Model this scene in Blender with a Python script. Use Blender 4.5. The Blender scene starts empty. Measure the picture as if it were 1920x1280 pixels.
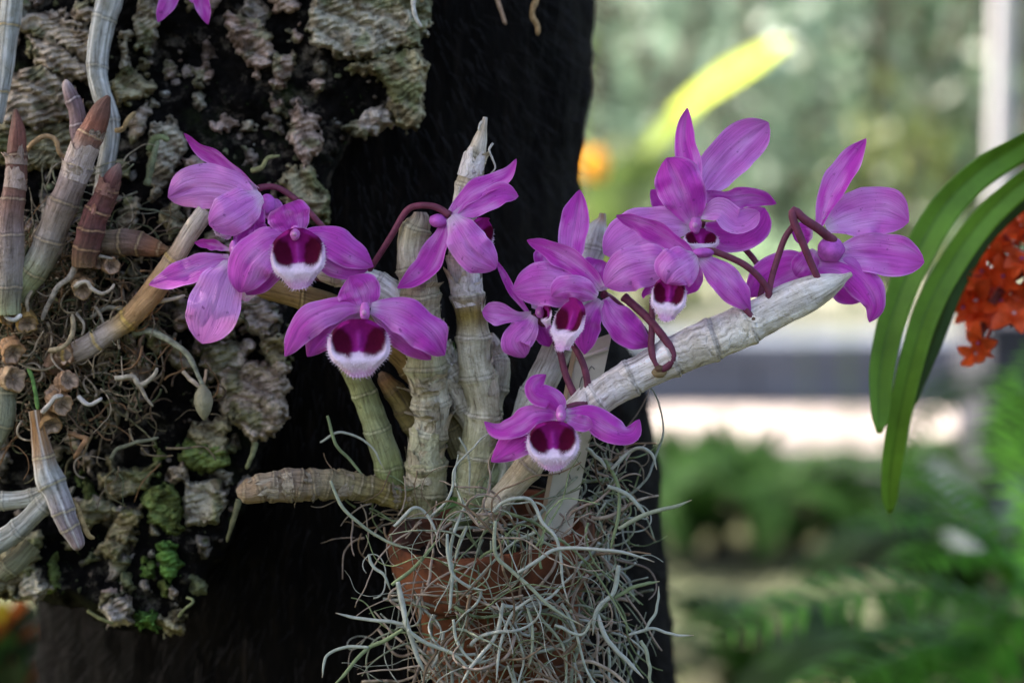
import bpy, math, random
import numpy as np
from mathutils import Vector, Matrix
rng = np.random.default_rng(7)
random.seed(7)
scene = bpy.context.scene
C = scene.collection

# ---------------------------------------------------------------- camera
PITCH = math.radians(7.0)
FOC = 0.85                       # distance of the focal plane, metres
WID = 0.36                       # width of the view at that distance
FWD = np.array((0, math.cos(PITCH), -math.sin(PITCH)))
RGT = np.array((1.0, 0, 0))
UPV = np.array((0, math.sin(PITCH), math.cos(PITCH)))
CAM = np.array((0, 0, 1.4)) - FOC * FWD
cd = bpy.data.cameras.new('camera')
cam = bpy.data.objects.new('camera', cd); C.objects.link(cam)
cam.location = CAM.tolist()
cam.rotation_euler = (math.radians(90) - PITCH, 0, 0)
cd.sensor_width = 36; cd.lens = 36 * FOC / WID
cd.clip_start = 0.02; cd.clip_end = 400
cd.dof.use_dof = True; cd.dof.focus_distance = FOC - 0.004; cd.dof.aperture_fstop = 7.1
cd.dof.aperture_blades = 0
scene.camera = cam

# ---------------------------------------------------------------- sky, sun, exposure
SUN = np.array((-0.72, 0.22, 0.84)); SUN /= np.linalg.norm(SUN)
w = bpy.data.worlds.new('World'); scene.world = w; w.use_nodes = True
nt = w.node_tree; bg = nt.nodes['Background']
sky = nt.nodes.new('ShaderNodeTexSky'); sky.sky_type = 'NISHITA'; sky.sun_disc = False
sky.sun_elevation = math.asin(SUN[2]); sky.sun_rotation = math.atan2(SUN[0], SUN[1])
sky.air_density = 0.7; sky.dust_density = 6.0; sky.ozone_density = 0.3
nt.links.new(sky.outputs[0], bg.inputs[0]); bg.inputs[1].default_value = 0.15
sd = bpy.data.lights.new('sun', 'SUN'); sun = bpy.data.objects.new('sun', sd); C.objects.link(sun)
sd.energy = 3.8; sd.angle = math.radians(0.55); sd.color = (1.0, 0.93, 0.82)
sun.rotation_euler = Vector(SUN).to_track_quat('Z', 'Y').to_euler()
sun.location = (2, 2, 6)
scene.view_settings.view_transform = 'Standard'; scene.view_settings.look = 'None'
scene.view_settings.gamma = 1; scene.view_settings.exposure = 2.35
scene.render.engine = 'CYCLES'
scene.cycles.max_bounces = 8; scene.cycles.diffuse_bounces = 4; scene.cycles.transmission_bounces = 6
scene.cycles.transparent_max_bounces = 8
scene.cycles.caustics_reflective = False; scene.cycles.caustics_refractive = False
scene.cycles.sample_clamp_indirect = 4

# ---------------------------------------------------------------- helpers
K = WID / 1920.0                 # metres per photo pixel at the focal plane
def kk(d): return K * (FOC + np.asarray(d, float)) / FOC
def P(px, py, d=0.0):            # point that lies d metres behind the focal plane
    D = FOC + d; s = K * D / FOC
    return CAM + FWD * D + RGT * ((px - 960) * s) + UPV * ((640 - py) * s)
ZOFF = 0.0                       # depth shift, photo pixels
def PP(a):                       # rows of (px, py, depth in photo pixels at the focal plane)
    a = np.asarray(a, float); D = FOC + (a[:, 2] + ZOFF) * K; s = K * D / FOC
    return CAM + FWD * D[:, None] + RGT * ((a[:, 0] - 960) * s)[:, None] + UPV * ((640 - a[:, 1]) * s)[:, None]
def G(px, py, z=0.0):            # where the sight line meets the height z
    v = FWD * FOC + RGT * ((px - 960) * K) + UPV * ((640 - py) * K)
    t = (z - CAM[2]) / v[2]
    return CAM + v * t
def nrm(a): return a / np.maximum(np.linalg.norm(a, axis=-1, keepdims=True), 1e-12)

def _h(ix, iy, iz):
    n = (ix * 374761393 + iy * 668265263 + iz * 2147483647 + 1013904223) & 0xFFFFFFFF
    n = ((n ^ (n >> 13)) * 1274126177) & 0xFFFFFFFF
    n = ((n ^ (n >> 16)) * 2246822519) & 0xFFFFFFFF
    return ((n ^ (n >> 15)) & 0xFFFFFF) / float(0xFFFFFF)
def vnoise(p):
    p = np.asarray(p, float); i = np.floor(p).astype(np.int64); f = p - i; f = f * f * (3 - 2 * f)
    r = 0
    for a in (0, 1):
        for b in (0, 1):
            for c in (0, 1):
                wgt = (f[:, 0] if a else 1 - f[:, 0]) * (f[:, 1] if b else 1 - f[:, 1]) * (f[:, 2] if c else 1 - f[:, 2])
                r = r + wgt * _h(i[:, 0] + a, i[:, 1] + b, i[:, 2] + c)
    return r * 2 - 1
def fbm(p, o=4):
    p = np.asarray(p, float); r = 0; a = 1.0; t = 0
    for k in range(o):
        r = r + a * vnoise(p * 2 ** k + 17.3 * k); t += a; a *= .5
    return r / t

WL = {}                          # world position of every object made here
def tag(o, label=None, cat=None, group=None, kind=None):
    for k, v in (('label', label), ('category', cat), ('group', group), ('kind', kind)):
        if v: o[k] = v
    return o
def empty(name, loc, label=None, cat=None, group=None):
    o = bpy.data.objects.new(name, None); C.objects.link(o); o.location = [float(x) for x in loc]
    o.empty_display_size = .02; WL[o.name] = np.array(loc, float)
    return tag(o, label, cat, group)
def mesh(name, V, F, mat, parent=None, col=None, uvw=None, smooth=True, origin=None):
    """V (n,3) world points, F list of arrays of quads / triangles"""
    V = np.asarray(V, float)
    org = V.mean(0) if origin is None else np.asarray(origin, float)
    me = bpy.data.meshes.new(name)
    Fs = [np.asarray(f, np.int32) for f in (F if isinstance(F, list) else [F]) if len(f)]
    loops = np.concatenate([f.ravel() for f in Fs])
    tot = np.concatenate([np.full(len(f), f.shape[1], np.int32) for f in Fs])
    st = np.concatenate([[0], np.cumsum(tot)[:-1]]).astype(np.int32)
    me.vertices.add(len(V)); me.vertices.foreach_set('co', (V - org).astype(np.float32).ravel())
    me.loops.add(len(loops)); me.loops.foreach_set('vertex_index', loops)
    me.polygons.add(len(tot)); me.polygons.foreach_set('loop_start', st)
    me.polygons.foreach_set('use_smooth', np.full(len(tot), smooth))
    me.update(calc_edges=True)
    if col is not None:
        col = np.broadcast_to(np.asarray(col, float), (len(V), 3))
        a = me.attributes.new('Col', 'FLOAT_COLOR', 'POINT')
        a.data.foreach_set('color', np.hstack([np.clip(col, 0, 1), np.ones((len(V), 1))]).astype(np.float32).ravel())
    if uvw is not None:
        a = me.attributes.new('UVW', 'FLOAT_VECTOR', 'POINT')
        a.data.foreach_set('vector', np.asarray(uvw, np.float32).ravel())
    me.materials.append(mat)
    o = bpy.data.objects.new(name, me); C.objects.link(o)
    put(o, org, parent)
    return o
def put(o, org, parent=None):
    base = WL[parent.name] if parent is not None else 0
    o.location = [float(x) for x in (np.asarray(org) - base)]
    o.parent = parent
    WL[o.name] = np.asarray(org, float)
def twin(src, org, parent=None, rot=None, scale=None):   # copy sharing mesh data
    o = src.copy(); C.objects.link(o)
    if rot is not None: o.rotation_euler = rot
    if scale is not None: o.scale = scale if hasattr(scale, '__len__') else (scale,) * 3
    put(o, org, parent); return o
class MB:                        # gathers several pieces of ONE object
    def __init__(s): s.V = []; s.F = []; s.c = []; s.u = []; s.n = 0
    def add(s, V, F, col=(1, 1, 1), uvw=None):
        V = np.asarray(V, float); n = len(V)
        for f in (F if isinstance(F, list) else [F]):
            if len(f): s.F.append(np.asarray(f, np.int64) + s.n)
        s.V.append(V); s.c.append(np.broadcast_to(np.asarray(col, float), (n, 3)))
        s.u.append(np.zeros((n, 3)) if uvw is None else np.asarray(uvw, float)); s.n += n
    def build(s, name, mat, parent=None, smooth=True, origin=None):
        q = [f for f in s.F if f.shape[1] == 4]; t = [f for f in s.F if f.shape[1] == 3]
        F = ([np.concatenate(q)] if q else []) + ([np.concatenate(t)] if t else [])
        return mesh(name, np.concatenate(s.V), F, mat, parent, np.concatenate(s.c), np.concatenate(s.u), smooth, origin)
def gridF(a, b, wrap=False):     # quads of an a x b grid (b wraps when asked)
    i = np.arange(a - 1)[:, None]; j = np.arange(b if wrap else b - 1)[None, :]; j2 = (j + 1) % b
    return np.stack([i * b + j, i * b + j2, (i + 1) * b + j2, (i + 1) * b + j], -1).reshape(-1, 4)
def spline(pts, n):              # Catmull-Rom through rows of any width, even arc length on the first three columns
    p = np.asarray(pts, float)
    if len(p) == 2: p = np.stack([p[0], (p[0] + p[1]) / 2, p[1]])
    q = np.vstack([2 * p[0] - p[1], p, 2 * p[-1] - p[-2]])
    out = []
    for i in range(1, len(q) - 2):
        t = np.linspace(0, 1, 24, endpoint=False)[:, None]
        a, b, c, d = q[i - 1], q[i], q[i + 1], q[i + 2]
        out.append(.5 * (2 * b + (c - a) * t + (2 * a - 5 * b + 4 * c - d) * t ** 2 + (3 * b - a - 3 * c + d) * t ** 3))
    out = np.vstack(out + [p[-1:]])
    s = np.concatenate([[0], np.cumsum(np.linalg.norm(np.diff(out[:, :3], axis=0), axis=1))])
    x = np.linspace(0, s[-1], n)
    return np.stack([np.interp(x, s, out[:, k]) for k in range(out.shape[1])], 1), x
def frames(p):
    t = nrm(np.gradient(p, axis=0)); a = np.zeros_like(t)
    r = np.cross(t[0], (0.3, 0.9, 0.2)); r /= np.linalg.norm(r)
    for i in range(len(p)):
        r = r - t[i] * np.dot(r, t[i]); r /= max(np.linalg.norm(r), 1e-9); a[i] = r
    return t, a, np.cross(t, a)
def tube(p, r, sides=8, phase=0.0):
    n = len(p); t, a, b = frames(p); r = np.broadcast_to(r, (n,)) if np.ndim(r) < 2 else r
    th = np.linspace(0, 2 * np.pi, sides, endpoint=False) + phase
    rr = r[:, None] if np.ndim(r) == 1 else r
    V = p[:, None] + rr[..., None] * (a[:, None] * np.cos(th)[None, :, None] + b[:, None] * np.sin(th)[None, :, None])
    V = V.reshape(-1, 3); F = gridF(n, sides, True)
    V = np.vstack([V, p[0], p[-1]]); m = n * sides; j = np.arange(sides)
    c0 = np.stack([np.full(sides, m), (j + 1) % sides, j], 1); c1 = np.stack([np.full(sides, m + 1), m - sides + j, m - sides + (j + 1) % sides], 1)
    return V, [F, np.vstack([c0, c1])], th
def smooth01(x): x = np.clip(x, 0, 1); return x * x * (3 - 2 * x)
def lerp(a, b, t): return np.asarray(a) + (np.asarray(b) - np.asarray(a)) * np.asarray(t)

# ---------------------------------------------------------------- materials
def newmat(name):
    m = bpy.data.materials.new(name); m.use_nodes = True; n = m.node_tree; n.nodes.clear()
    out = n.nodes.new('ShaderNodeOutputMaterial')
    return m, n, out
def nd(n, typ, **kw):
    x = n.nodes.new(typ)
    for k, v in kw.items():
        if k in x.inputs.keys(): x.inputs[k].default_value = v
        else: setattr(x, k, v)
    return x
def vec(n, src, scale):          # coordinates multiplied by a vector
    if src == 'obj':
        o = nd(n, 'ShaderNodeTexCoord').outputs['Object']
    elif src == 'pos': o = nd(n, 'ShaderNodeNewGeometry').outputs['Position']
    else: o = nd(n, 'ShaderNodeAttribute', attribute_name=src).outputs['Vector']
    m = nd(n, 'ShaderNodeVectorMath', operation='MULTIPLY'); m.inputs[1].default_value = scale
    n.links.new(o, m.inputs[0]); return m.outputs[0]
def noise(n, v, scale, detail=4, rough=.6, dist=0.0):
    x = nd(n, 'ShaderNodeTexNoise', Scale=scale, Detail=detail, Roughness=rough, Distortion=dist)
    n.links.new(v, x.inputs['Vector']); return x.outputs['Fac']
def ramp(n, fac, stops):
    x = nd(n, 'ShaderNodeValToRGB'); e = x.color_ramp.elements
    while len(e) < len(stops): e.new(.5)
    for k, (p, c) in enumerate(stops):
        e[k].position = p; e[k].color = (c, c, c, 1) if np.ndim(c) == 0 else (*c, 1)
    n.links.new(fac, x.inputs[0]); return x.outputs[0]
def mixc(n, mode, fac, a, b):
    x = nd(n, 'ShaderNodeMix', data_type='RGBA', blend_type=mode)
    for s, v in ((x.inputs[0], fac), (x.inputs[6], a), (x.inputs[7], b)):
        if hasattr(v, 'default_value') or hasattr(v, 'is_linked'): n.links.new(v, s)
        else: s.default_value = v if np.ndim(v) == 0 else (*v, 1)
    return x.outputs[2]
def bump(n, h, strength, dist):
    b = nd(n, 'ShaderNodeBump', Strength=strength, Distance=dist); n.links.new(h, b.inputs['Height']); return b.outputs[0]
def bsdf(n, out, col, rough=.6, normal=None, spec=.4, trans=0.0, sheen=0.0, sss=0.0, coat=0.0):
    b = nd(n, 'ShaderNodeBsdfPrincipled'); b.inputs['Specular IOR Level'].default_value = spec
    if hasattr(rough, 'is_linked'): n.links.new(rough, b.inputs['Roughness'])
    else: b.inputs['Roughness'].default_value = rough
    b.inputs['Sheen Weight'].default_value = sheen; b.inputs['Coat Weight'].default_value = coat
    if hasattr(col, 'is_linked'): n.links.new(col, b.inputs['Base Color'])
    else: b.inputs['Base Color'].default_value = (*col, 1)
    if normal is not None: n.links.new(normal, b.inputs['Normal'])
    s = b.outputs[0]
    if trans:
        t = nd(n, 'ShaderNodeBsdfTranslucent')
        if hasattr(col, 'is_linked'): n.links.new(col, t.inputs[0])
        else: t.inputs[0].default_value = (*col, 1)
        if normal is not None: n.links.new(normal, t.inputs['Normal'])
        m = nd(n, 'ShaderNodeMixShader'); m.inputs[0].default_value = trans
        n.links.new(s, m.inputs[1]); n.links.new(t.outputs[0], m.inputs[2]); s = m.outputs[0]
    n.links.new(s, out.inputs[0])
def attr(n): return nd(n, 'ShaderNodeAttribute', attribute_name='Col').outputs['Color']
M = {}
def m_petal():
    m, n, o = newmat('petal_skin')
    v = vec(n, 'UVW', (9, 1.1, 1)); vein = noise(n, v, 1.9, 4, .6, .35)
    c = mixc(n, 'MULTIPLY', 1.0, attr(n), ramp(n, vein, [(.30, (.72, .58, .72)), (.52, (.98, .96, .98)), (.72, (1.08, 1.14, 1.08))]))
    sp = noise(n, vec(n, 'obj', (1, 1, 1)), 420, 3, .7)
    c = mixc(n, 'MULTIPLY', 1.0, c, ramp(n, sp, [(.27, (.50, .36, .52)), (.37, (1, 1, 1))]))
    fine = noise(n, vec(n, 'obj', (1, 1, 1)), 2600, 2, .5)
    h = nd(n, 'ShaderNodeMath', operation='MULTIPLY_ADD'); h.inputs[1].default_value = .25
    n.links.new(fine, h.inputs[0]); n.links.new(vein, h.inputs[2])
    bsdf(n, o, c, .40, bump(n, h.outputs[0], .7, .0010), .38, .36, .0); return m
M['petal'] = m_petal()
def m_attr(name, rough=.6, trans=0.0, spec=.35, nscale=300, lo=.7, bstr=.4, bdist=.0004, v=('obj', (1, 1, 1)), sheen=0.0, coat=0.0):
    m, n, o = newmat(name); f = noise(n, vec(n, *v), nscale, 4, .65)
    c = mixc(n, 'MULTIPLY', 1.0, attr(n), ramp(n, f, [(.28, (lo, lo, lo)), (.66, (1.06, 1.06, 1.06))]))
    bsdf(n, o, c, rough, bump(n, f, bstr, bdist), spec, trans, sheen, coat=coat); return m
M['lip'] = m_attr('lip_velvet', .8, .18, .08, 900, .86, .4, .0003, sheen=.03)
M['fuzz'] = m_attr('lip_hairs', .8, .3, .1, 300, .9, .0, .0001)
M['stalk'] = m_attr('flower_stalk_skin', .58, 0, .3, 300, .55, .6, .0006)
def m_cane():                    # fibrous papery skin: stripes run along the cane
    m, n, o = newmat('cane_papery_skin')
    f1 = noise(n, vec(n, 'UVW', (.45, 13, 1)), 1.0, 5, .68, .25)      # fine lengthwise fibres
    f2 = noise(n, vec(n, 'UVW', (.7, 1.8, 1)), 1.0, 6, .7, .6)        # blotches
    f3 = noise(n, vec(n, 'obj', (1, 1, 1)), 700, 4, .7)
    c = mixc(n, 'MULTIPLY', 1.0, attr(n), ramp(n, f1, [(.30, (.30, .26, .22)), (.43, (.84, .82, .79)), (.66, (1.30, 1.30, 1.30))]))
    c = mixc(n, 'MULTIPLY', .6, c, ramp(n, f2, [(.30, (.42, .36, .22)), (.42, (.80, .75, .62)), (.56, (1.05, 1.04, 1.03))]))
    c = mixc(n, 'MULTIPLY', 1.0, c, ramp(n, f3, [(.27, (.45, .40, .34)), (.40, (1, 1, 1))]))
    h = nd(n, 'ShaderNodeMath', operation='ADD'); n.links.new(f1, h.inputs[0]); n.links.new(f3, h.inputs[1])
    bsdf(n, o, c, .58, bump(n, h.outputs[0], .9, .0011), .3); return m
M['cane'] = m_cane()
M['root'] = m_attr('root_skin', .8, 0, .2, 420, .35, .8, .0009)
M['strand'] = m_attr('tillandsia_strand', .8, .1, .2, 500, .72, .4, .0003)
def m_plate():
    m, n, o = newmat('cork_bark')
    ridge = nd(n, 'ShaderNodeTexWave', wave_type='BANDS', bands_direction='DIAGONAL', Scale=62, Distortion=7.0, Detail=4)
    ridge.inputs['Detail Scale'].default_value = 1.6
    n.links.new(vec(n, 'pos', (.55, .2, 1.2)), ridge.inputs['Vector'])
    f = noise(n, vec(n, 'pos', (1, 1, 1)), 95, 7, .68); g = noise(n, vec(n, 'pos', (1, 1, 1)), 420, 6, .75)
    c = mixc(n, 'MULTIPLY', 1.0, attr(n), ramp(n, ridge.outputs['Fac'], [(.1, (.50, .46, .42)), (.38, (1, 1, 1))]))
    c = mixc(n, 'MULTIPLY', 1.0, c, ramp(n, f, [(.34, (.28, .25, .22)), (.5, (1, 1, 1))]))
    c = mixc(n, 'MULTIPLY', 1.0, c, ramp(n, g, [(.33, (.25, .22, .2)), (.48, (1, 1, 1)), (.7, (1.25, 1.25, 1.22))]))
    h = mixc(n, 'ADD', .7, ridge.outputs['Fac'], f); h = mixc(n, 'ADD', .6, h, g)
    bsdf(n, o, c, .92, bump(n, h, .9, .0024), .12); return m
M['plate'] = m_plate()
def m_slab():
    m, n, o = newmat('cork_crevice')
    f = noise(n, vec(n, 'pos', (1, 1, 1.4)), 60, 8, .7); g = noise(n, vec(n, 'pos', (1, 1, 1)), 300, 7, .75)
    mo = noise(n, vec(n, 'pos', (1, 1, 1)), 22, 4, .6)
    c = ramp(n, f, [(.42, (.004, .0035, .003)), (.545, (.011, .009, .0075)), (.62, (.14, .12, .092)), (.74, (.40, .35, .275))])
    c = mixc(n, 'MULTIPLY', 1.0, c, ramp(n, g, [(.35, (.22, .22, .22)), (.6, (1, 1, 1))]))
    c = mixc(n, 'MIX', ramp(n, mo, [(.58, 0.0), (.72, .75)]), c, mixc(n, 'MULTIPLY', 1, (.030, .048, .012), ramp(n, g, [(.3, .3), (.7, 1.4)])))
    h = mixc(n, 'ADD', .6, f, g)
    bsdf(n, o, c, .95, bump(n, h, 1.0, .004), .1); return m
M['slab'] = m_slab()
def m_trunk():
    m, n, o = newmat('dark_fibrous_trunk')
    f = noise(n, vec(n, 'pos', (1, 1, .16)), 260, 6, .7, .3); g = noise(n, vec(n, 'pos', (1, 1, 1)), 26, 5, .6)
    c = ramp(n, f, [(.35, (.002, .0019, .0018)), (.55, (.0055, .0048, .0042)), (.74, (.020, .015, .011))])
    c = mixc(n, 'MULTIPLY', 1.0, c, ramp(n, g, [(.35, (.5, .5, .5)), (.65, (1.2, 1.1, 1.0))]))
    bsdf(n, o, c, .95, bump(n, f, 1.0, .004), .08); return m
M['trunk'] = m_trunk()
def m_simple(name, stops, scale, rough=.8, bstr=.4, bdist=.002, spec=.3, trans=0.0, v=('pos', (1, 1, 1)), detail=5):
    m, n, o = newmat(name); f = noise(n, vec(n, *v), scale, detail, .62)
    bsdf(n, o, ramp(n, f, stops), rough, bump(n, f, bstr, bdist), spec, trans); return m
M['fibre'] = m_simple('trunk_fibres', [(.3, (.0025, .0022, .002)), (.7, (.014, .010, .007))], 90, .9, .2)
M['terra'] = m_simple('terracotta', [(.30, (.035, .018, .011)), (.50, (.13, .042, .018)), (.74, (.22, .080, .035))], 75, .85, .35, .0008, .2, 0, ('pos', (1, 1, 1)), 7)
M['soil'] = m_simple('bark_potting_mix', [(.35, (.006, .005, .004)), (.7, (.05, .035, .022))], 140, .95, 1, .004, .1)
M['tag'] = m_attr('label_plastic', .5, .1, .4, 90, .86, .15, .0003)
M['ink'] = m_simple('pencil_line', [(.3, (.10, .10, .09)), (.7, (.22, .21, .18))], 300, .8, 0)
M['leaf'] = m_attr('strap_leaf_skin', .45, .16, .22, 60, .75, .3, .0008)
M['red'] = m_attr('orange_red_petal', .5, .3, .3, 300, .8, .3, .0003)
M['fern'] = m_attr('fern_leaf', .6, .35, .10, 30, .7, .2, .002)
M['foliage'] = m_attr('tree_leaf', .42, .28, .45, 3, .6, .1, .002)
M['bark2'] = m_simple('brown_stem', [(.3, (.03, .022, .016)), (.7, (.11, .085, .06))], 30, .9, .6, .01)
M['ground'] = m_simple('garden_soil', [(.35, (.020, .018, .012)), (.55, (.05, .055, .025)), (.75, (.11, .10, .06))], 3.2, .95, .6, .03, .1)
M['paving'] = m_simple('pale_concrete', [(.36, (.07, .062, .056)), (.50, (.20, .172, .158)), (.66, (.36, .31, .285))], 1.3, .85, .2, .004)
M['gravel'] = m_simple('pale_gravel', [(.3, (.14, .15, .105)), (.7, (.24, .235, .175))], 1.5, .95, .5, .01)
M['stonewall'] = m_simple('grey_stone', [(.3, (.060, .072, .095)), (.7, (.10, .118, .15))], 1.4, .9, .5, .01)
M['kerb'] = m_simple('dark_timber', [(.3, (.015, .015, .016)), (.7, (.045, .044, .045))], 6, .9, .3)
M['white'] = m_simple('white_paint', [(.3, (.30, .30, .31)), (.7, (.38, .38, .39))], 3, .55, .1)
M['slate'] = m_simple('dark_slate', [(.3, (.018, .018, .026)), (.7, (.038, .038, .05))], 2, .7, .2)
M['lawn'] = m_simple('sunlit_lawn', [(.3, (.07, .12, .07)), (.55, (.11, .17, .10)), (.75, (.15, .21, .135))], .8, .9, .5, .05, .2)
M['drygrass'] = m_simple('dry_grass_strip', [(.3, (.03, .038, .018)), (.55, (.065, .072, .042)), (.75, (.12, .105, .07))], 3.0, .95, .6, .03, .1)
# ================================================================ setting
def sheet(name, x0, x1, y0, y1, z, mat, n=2, kind='structure', parent=None):
    gx, gy = np.meshgrid(np.linspace(x0, x1, n), np.linspace(y0, y1, n), indexing='ij')
    o = mesh(name, np.stack([gx, gy, np.full_like(gx, z)], -1).reshape(-1, 3), gridF(n, n)[:, ::-1], mat, parent, smooth=False)
    if kind: o['kind'] = kind
    return o
def box(mb, x0, x1, y0, y1, z0, z1, col=(1, 1, 1)):
    V = np.array([(x, y, z) for z in (z0, z1) for y in (y0, y1) for x in (x0, x1)], float)
    F = np.array([(0, 2, 3, 1), (4, 5, 7, 6), (0, 1, 5, 4), (2, 6, 7, 3), (0, 4, 6, 2), (1, 3, 7, 5)])
    mb.add(V, F, col)
sheet('ground', -150, 150, -40, 260, 0.0, M['ground'])
YW = G(1400, 760)[1]                                   # foot of the low wall
YP0, YP1 = G(1400, 893)[1], YW - .02
sheet('paved_path', -7, 9, YP0, YP1, .006, M['paving'])
sheet('gravel_yard', -20, 25, YW + .36, YW + 9, .008, M['gravel'])
hw = G(1400, 760)[1]; ztop = CAM[2] + (hw - CAM[1]) * ((G(1400, 640)[2] - CAM[2]) / (G(1400, 640)[1] - CAM[1]))
gx, gy = np.meshgrid(np.linspace(-22, 26, 70), np.concatenate([np.linspace(YW + 5.5, YW + 24, 50), [YW + 45, YW + 120]]), indexing='ij')
gz = .01 + 5.2 * smooth01((gy - YW - 6) / 20) + .14 * fbm(np.stack([gx.ravel() / 2.2, gy.ravel() / 2.2, 0 * gx.ravel()], 1), 3).reshape(gx.shape) * smooth01((gy - YW - 6) / 3)
mesh('backdrop_bank', np.stack([gx, gy, gz], -1).reshape(-1, 3), gridF(70, 52)[:, ::-1], M['lawn'])['kind'] = 'structure'  # bank added behind the shrubs to give a luminous green backdrop
lw = empty('low_wall', (1.5, YW + .15, 0), 'low blue-grey stone wall in shade beyond the sunlit paving', 'wall')
x = -6.0
while x < 8.5:                                         # courses of long blocks
    L = random.uniform(.55, .85); m = MB(); box(m, x + .006, x + L - .006, YW, YW + .30, 0, ztop - .075)
    m.build('block', M['stonewall'], lw, False); x += L
x = -6.0
while x < 8.5:
    m = MB(); box(m, x + .004, x + 1.19, YW - .03, YW + .33, ztop - .072, ztop); m.build('coping_stone', M['stonewall'], lw, False); x += 1.2
kb = empty('timber_edging', (1, YP0 - .1, 0), 'dark timber edging along the near side of the paving', 'edging')
for k in range(6):
    m = MB(); box(m, -6 + k * 3 + .01, -3 + k * 3 - .01, YP0 - .22, YP0 - .01, 0, .10); m.build('board', M['kerb'], kb, False)
    m = MB(); box(m, -6 + k * 3 + .01, -3 + k * 3 - .01, YP0 - .45, YP0 - .23, 0, .09); m.build('board', M['kerb'], kb, False)

# ---- leaves in bulk
def leafcloud(mb, n, cen, rad, size, cols, shell=.35, droop=.0, squash=1.0, seed=0, shape=None):
    r = np.random.default_rng(seed)
    u = nrm(r.normal(size=(n, 3))); q = r.random(n) ** (1 / 3.0) * (1 - shell) + shell * np.sqrt(r.random(n))
    p = u * q[:, None]
    lump = fbm(u * 2.3 + seed, 3); p *= (1 + .32 * lump)[:, None]
    p = p * np.asarray(rad) + np.asarray(cen)
    ax = nrm(r.normal(size=(n, 3)) + np.array((0, 0, -droop))); sd_ = nrm(np.cross(ax, r.normal(size=(n, 3)))); nn = np.cross(ax, sd_)
    L = (size * r.uniform(.6, 1.4, n))[:, None]; W = L * .42 * squash
    V = np.stack([p, p + ax * L * .5 + sd_ * W * .5 + nn * L * .06, p + ax * L - nn * L * .10, p + ax * L * .5 - sd_ * W * .5 + nn * L * .06], 1).reshape(-1, 3)
    F = np.arange(4 * n).reshape(n, 4)
    cols = np.asarray(cols, float); c = cols[r.integers(0, len(cols), n)] * r.uniform(.65, 1.35, (n, 1))
    mb.add(V, F, np.repeat(c, 4, 0))
def limb(mb, pts, r0, r1, sides=8, seg=14, col=(.10, .15, .05)):
    p, s = spline(pts, seg); p = p + .02 * r0 * rng.normal(size=p.shape)
    V, F, _ = tube(p, np.linspace(r0, r1, seg), sides); mb.add(V, F, col)

# ---- trees and shrubs behind
GREY = [(.15, .225, .155), (.17, .245, .18), (.12, .19, .13)]  # leaf colours raised pale, so haze is put into the foliage
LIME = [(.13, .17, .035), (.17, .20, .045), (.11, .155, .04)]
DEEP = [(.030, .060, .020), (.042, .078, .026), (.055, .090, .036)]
def shrub(name, x, y, h, rx, cols, label, cat, n=1500, size=.17, seed=1, zc=.5, group=None):
    e = empty(name, (x, y, 0), label, cat, group)
    m = MB()
    for k in range(4):
        a = k * 1.6 + seed; limb(m, [(x, y, 0), (x + .2 * rx * math.cos(a), y + .2 * rx * math.sin(a), h * .3), (x + .5 * rx * math.cos(a), y + .5 * rx * math.sin(a), h * .75)], .05 * h * .5, .012 * h)
    m.build('trunk', M['bark2'], e)
    m = MB(); leafcloud(m, n, (x, y, h * zc), (rx, rx * .8, h * .52), size, cols, .4, .3, 1, seed)
    m.build('crown', M['foliage'], e)
    return e
def at(px, d): return P(px, 640, d)                    # only x and y are used
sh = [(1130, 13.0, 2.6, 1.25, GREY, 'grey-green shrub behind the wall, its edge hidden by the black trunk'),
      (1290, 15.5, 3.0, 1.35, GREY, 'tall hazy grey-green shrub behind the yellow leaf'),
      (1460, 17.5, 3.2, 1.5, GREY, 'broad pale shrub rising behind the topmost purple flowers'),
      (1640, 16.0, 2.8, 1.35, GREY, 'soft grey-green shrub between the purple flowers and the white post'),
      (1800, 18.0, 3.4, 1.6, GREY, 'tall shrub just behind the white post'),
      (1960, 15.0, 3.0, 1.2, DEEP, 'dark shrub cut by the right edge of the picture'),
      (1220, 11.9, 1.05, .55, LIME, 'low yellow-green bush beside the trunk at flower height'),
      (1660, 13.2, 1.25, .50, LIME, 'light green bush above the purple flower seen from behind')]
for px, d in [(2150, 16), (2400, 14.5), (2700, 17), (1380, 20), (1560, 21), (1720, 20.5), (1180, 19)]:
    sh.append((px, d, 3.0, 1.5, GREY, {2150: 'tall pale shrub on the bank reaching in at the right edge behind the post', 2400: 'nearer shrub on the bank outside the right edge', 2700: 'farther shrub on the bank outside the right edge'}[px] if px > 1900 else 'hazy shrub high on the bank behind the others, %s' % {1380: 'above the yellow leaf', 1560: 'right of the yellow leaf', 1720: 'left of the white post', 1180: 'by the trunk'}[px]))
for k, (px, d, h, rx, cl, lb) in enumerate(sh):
    q = at(px, d); shrub('shrub', q[0], q[1], h, rx, cl, lb, 'shrub', 520 if h > 2 else 420, .20 if h > 2 else .13, k + 3, group='shrubs beyond the wall')
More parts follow.
